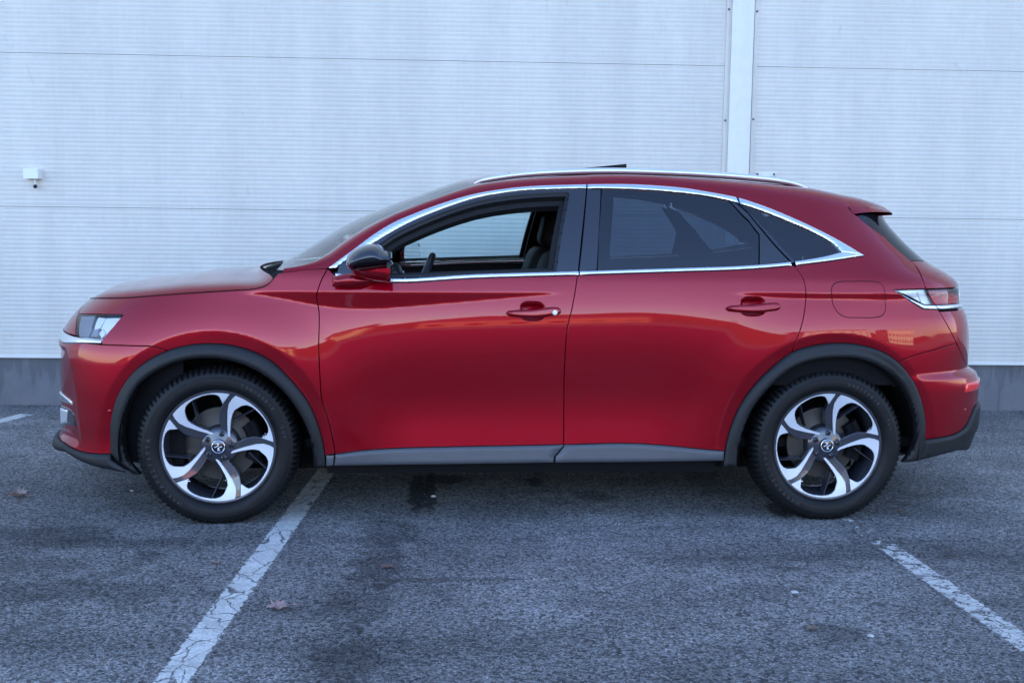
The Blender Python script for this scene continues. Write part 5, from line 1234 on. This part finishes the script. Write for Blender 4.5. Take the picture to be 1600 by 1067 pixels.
s_ = empty('rear_seat', (.98, 0, .36), car); rb('seat_cushion', (0, 0, .22), (.50, 1.30, .20), .07, MT['leather'], s_); rb('backrest', (.36, 0, .50), (.18, 1.28, .56), .07, MT['leather'], s_, rot=(0, R(20), 0))
for y in (-.40, .40): rb('headrest', (.50, y, .84), (.10, .25, .15), .045, MT['leather'], s_)
# dashboard, instrument hood, screen, steering wheel
rb('dashboard', (-.80, 0, .93), (.40, 1.42, .26), .09, MT['leather'], car, rot=(0, R(6), 0))
rb('instrument_hood', (-.68, -.38, 1.07), (.20, .36, .09), .035, MT['leather'], car, rot=(0, R(-10), 0)); rb('centre_screen', (-.63, 0, 1.04), (.03, .30, .17), .01, MT['black_gloss'], car, rot=(0, R(-14), 0))
mb = MB(); mb.tube([(-.56, -.42, 1.02), (-.565, -.40, 1.07), (-.575, -.375, 1.095)], .004, 6); mb.build('dash_stitching', MT['stitch'], car)
swc = Vector((-.50, -.38, 1.005)); sw = empty('steering_wheel', swc, car); sw.rotation_euler = (0, R(-68), 0)
mb = MB(); th = np.linspace(0, 2*math.pi, 49); mb.tube(np.stack([.178*np.cos(th), .178*np.sin(th), 0*th], 1), .0165, 12, caps=False); mb.build('wheel_rim', MT['leather'], sw, smooth=True)
mb = MB(); mb.tube(np.stack([.172*np.cos(th), .172*np.sin(th), .0162+0*th], 1), .0014, 5, caps=False); mb.build('rim_stitching', MT['stitch'], sw, smooth=True)
mb = MB(); mb.box((-.16, -.022, -.012), (.16, .022, .006)); mb.box((-.05, -.06, -.03), (.05, .06, .012)); mb.build('wheel_spokes', MT['leather'], sw)
rb('inside_mirror', (-.27, 0, 1.36), (.03, .24, .065), .014, BLK, car)
# pillars between the doors, seat belts
for s_ in (-1, 1):
    rb('door_pillar', (.325, s_*.70, 1.26), (.11, .04, .46), .015, BLK, car, rot=(s_*R(24), R(7), 0))
    mb = MB(); mb.box((.262, s_*.70-.012, .85), (.305, s_*.70+.002, 1.36)); mb.build('seat_belt', MT['cabin'], car)
# ---------------------------------------------------------------- leaves and scraps on the asphalt
def leaf(u, v, size, col, curl, rotz, label, name='fallen_leaf'):
    p = at_z(u, v, 0); mat = simple(name+'_'+str(int(u)), col, .7, 0, noise=.3, nscale=60)
    out = [(0,-.5),(.10,-.44),(.30,-.36),(.22,-.22),(.46,-.12),(.34,.02),(.50,.20),(.26,.18),(.22,.36),(.06,.28),(0,.52),(-.06,.28),(-.24,.38),(-.24,.18),(-.5,.16),(-.36,0),(-.44,-.16),(-.22,-.2),(-.3,-.38),(-.10,-.42)]
    V = [(0, 0, 0)]; 
    for s_ in (.5, 1): V += [(x*s_*size, y*s_*size*.72, 0) for x, y in out]
    V = [(x, y, .003+curl*(abs(x)/size)**1.6*size+.10*size*abs(math.sin(9*x/size+4*y/size))) for x, y, z in V]; n = len(out)
    F = [(0, 1+i, 1+(i+1) % n) for i in range(n)]+[(1+i, 1+n+i, 1+n+(i+1) % n, 1+(i+1) % n) for i in range(n)]
    k = len(V); V2 = V+[(x, y, z-.0006) for x, y, z in V]; F2 = F+[tuple(k+j for j in reversed(f)) for f in F]
    o = mesh(name, V2, F2, mat, None, smooth=False); o.location = (p[0], p[1], .002); o.rotation_euler = (0, 0, rotz)
    mb = MB(); mb.tube([(0, -.48*size*.72, .006), (.02*size, -.8*size*.72, .010), (.08*size, -1.0*size*.72, .004)], .0012, 5); mb.build('leaf_stalk', mat, o)
    tag(o, label, 'leaf', 'fallen leaves on the asphalt'); return o
leaf(433, 951, .105, (.34, .22, .20), .25, 1.9, 'pale pinkish brown curled leaf lying right of the long worn line, near the bottom')
leaf(27, 776, .12, (.30, .21, .17), .7, 1.45, 'rolled up brown leaf lying at the left edge in front of the bumper')
leaf(337, 881, .045, (.24, .15, .10), .3, .5, 'tiny brown leaf scrap left of the worn line, below the front wheel')
leaf(1270, 984, .050, (.20, .15, .10), .2, 2.5, 'small dark brown leaf flat on the asphalt left of the flaking line')
leaf(84, 695, .06, (.22, .12, .08), .3, .2, 'small rust brown leaf behind the front bumper lip, by the wall')
leaf(605, 887, .065, (.15, .09, .07), .1, .9, 'flattened dark brown leaf on the damp patch in front of the front door')
leaf(1405, 800, .05, (.17, .10, .07), .2, 1.2, 'small brown leaf on the asphalt right of the rear wheel')
def pebble(u, v, s_, label):
    p = at_z(u, v, 0); bm = bmesh.new(); bmesh.ops.create_icosphere(bm, subdivisions=2, radius=s_)
    for w in bm.verts: w.co = Vector((w.co.x*1.3, w.co.y, w.co.z*.55))*(1+.22*random.uniform(-1, 1))
    me = bpy.data.meshes.new('pebble'); bm.to_mesh(me); bm.free(); me.materials.append(simple('pale_stone', (.5, .5, .48), .8, 0, noise=.2)); o = link(bpy.data.objects.new('pebble', me)); o.location = (p[0], p[1], s_*.35); tag(o, label, 'pebble', 'pale pebbles on the asphalt')
pebble(677, 776, .011, 'pale pebble on the wet stain under the front door'); pebble(1242, 926, .010, 'pale pebble on the asphalt between the rear wheel and the flaking line')
pebble(1361, 994, .009, 'pale pebble at the bottom right, left of the flaking line'); pebble(206, 767, .008, 'pale pebble under the front bumper, left of the front wheel')
# grit and moss gathered where the asphalt meets the plinth
mb = MB()
for k in range(1500):
    x_ = random.uniform(-6, 7); dd_ = abs(random.gauss(0, .05))+.004; s_ = random.uniform(.002, .007); px_, py_, _z = wl(x_, dd_-.01, 0)
    P = [(px_+s_*random.uniform(-1, 1)*1.2, py_+s_*random.uniform(-1, 1)*1.2, s_*random.uniform(0, 1)) for _i in range(4)]; P.append((px_, py_, s_*1.3))
    mb.add(P, [(0, 1, 4), (1, 2, 4), (2, 3, 4), (3, 0, 4)], 0 if random.random() < .6 else 1)
o = mb.build('grit_and_moss', [simple('grey_grit', (.16, .155, .14), .9, 0, noise=.3), simple('dull_moss', (.06, .07, .03), .9, 0, noise=.3)]); tag(o, 'grit and dull moss gathered along the foot of the plinth', 'grit', kind='stuff')
# ---------------------------------------------------------------- what stands behind the photographer and shows in the paint
def far_house(x, y, w, d, h, col, roofcol, label, roof=2.0):
    r = empty('far_building', (x, y, 0)); tag(r, label, 'building', 'buildings behind the camera')
    wm_ = simple('render_'+label[:12], col, .8, 0, noise=.12, nscale=.8); rm = simple('roof_'+label[:12], roofcol, .7); gm = MT['black_gloss']
    mb = MB(); mb.box((-w/2, -d/2, 0), (w/2, d/2, h)); mb.build('wall', wm_, r)
    mb = MB(); o_ = .4; mb.add([(-w/2-o_,-d/2-o_,h),(w/2+o_,-d/2-o_,h),(w/2+o_,d/2+o_,h),(-w/2-o_,d/2+o_,h),(-w/2-o_,0,h+roof),(w/2+o_,0,h+roof)], [(0,1,5,4),(2,3,4,5),(0,4,3),(1,2,5),(3,2,1,0)]); mb.build('roof', rm, r)
    n = int(w//3.2)
    for fl in range(max(1, int(h//3))):
        for i in range(n):
            xx = -w/2+(i+.5)*w/n; mb = MB(); mb.box((xx-.7, d/2, 1+fl*3), (xx+.7, d/2+.05, 2.4+fl*3)); mb.build('window', gm, r)
for a in ((-46, -88, 26, 12, 6.5, (.75,.72,.66), (.2,.12,.1), 'long white sunlit building behind the camera', 1.5), (-16, -96, 18, 10, 6, (.70,.45,.25), (.12,.10,.1), 'ochre sunlit building behind the camera', 2.5),
          (8, -100, 20, 12, 5, (.55,.16,.10), (.1,.1,.1), 'low red sunlit shed behind the camera', 2), (36, -84, 20, 12, 7, (.78,.70,.58), (.25,.14,.1), 'cream sunlit building behind the camera', 1.5), (70, -80, 30, 14, 8, (.74,.62,.45), (.3,.3,.3), 'tan sunlit hall behind the camera', .8), (-88, -80, 24, 12, 7, (.6,.3,.2), (.12,.1,.1), 'brick sunlit block behind the camera', 2)):
    far_house(*a)
mb = MB(); xs_ = np.linspace(-500, 500, 61); hgt = 20+14*np.sin(xs_*.011+1)+7*np.sin(xs_*.037)+4*np.sin(xs_*.11)
g = np.array([np.stack([xs_, -260-0*xs_, 0*xs_-1], 1), np.stack([xs_, -340-0*xs_, hgt*.75], 1), np.stack([xs_, -430-0*xs_, hgt], 1), np.stack([xs_, -600-0*xs_, -1+0*xs_], 1)]); mb.grid(g)
o = mb.build('wooded_hill', simple('autumn_woods', (.10, .07, .035), .9, 0, noise=.5, nscale=.08), smooth=True); tag(o, kind='structure')
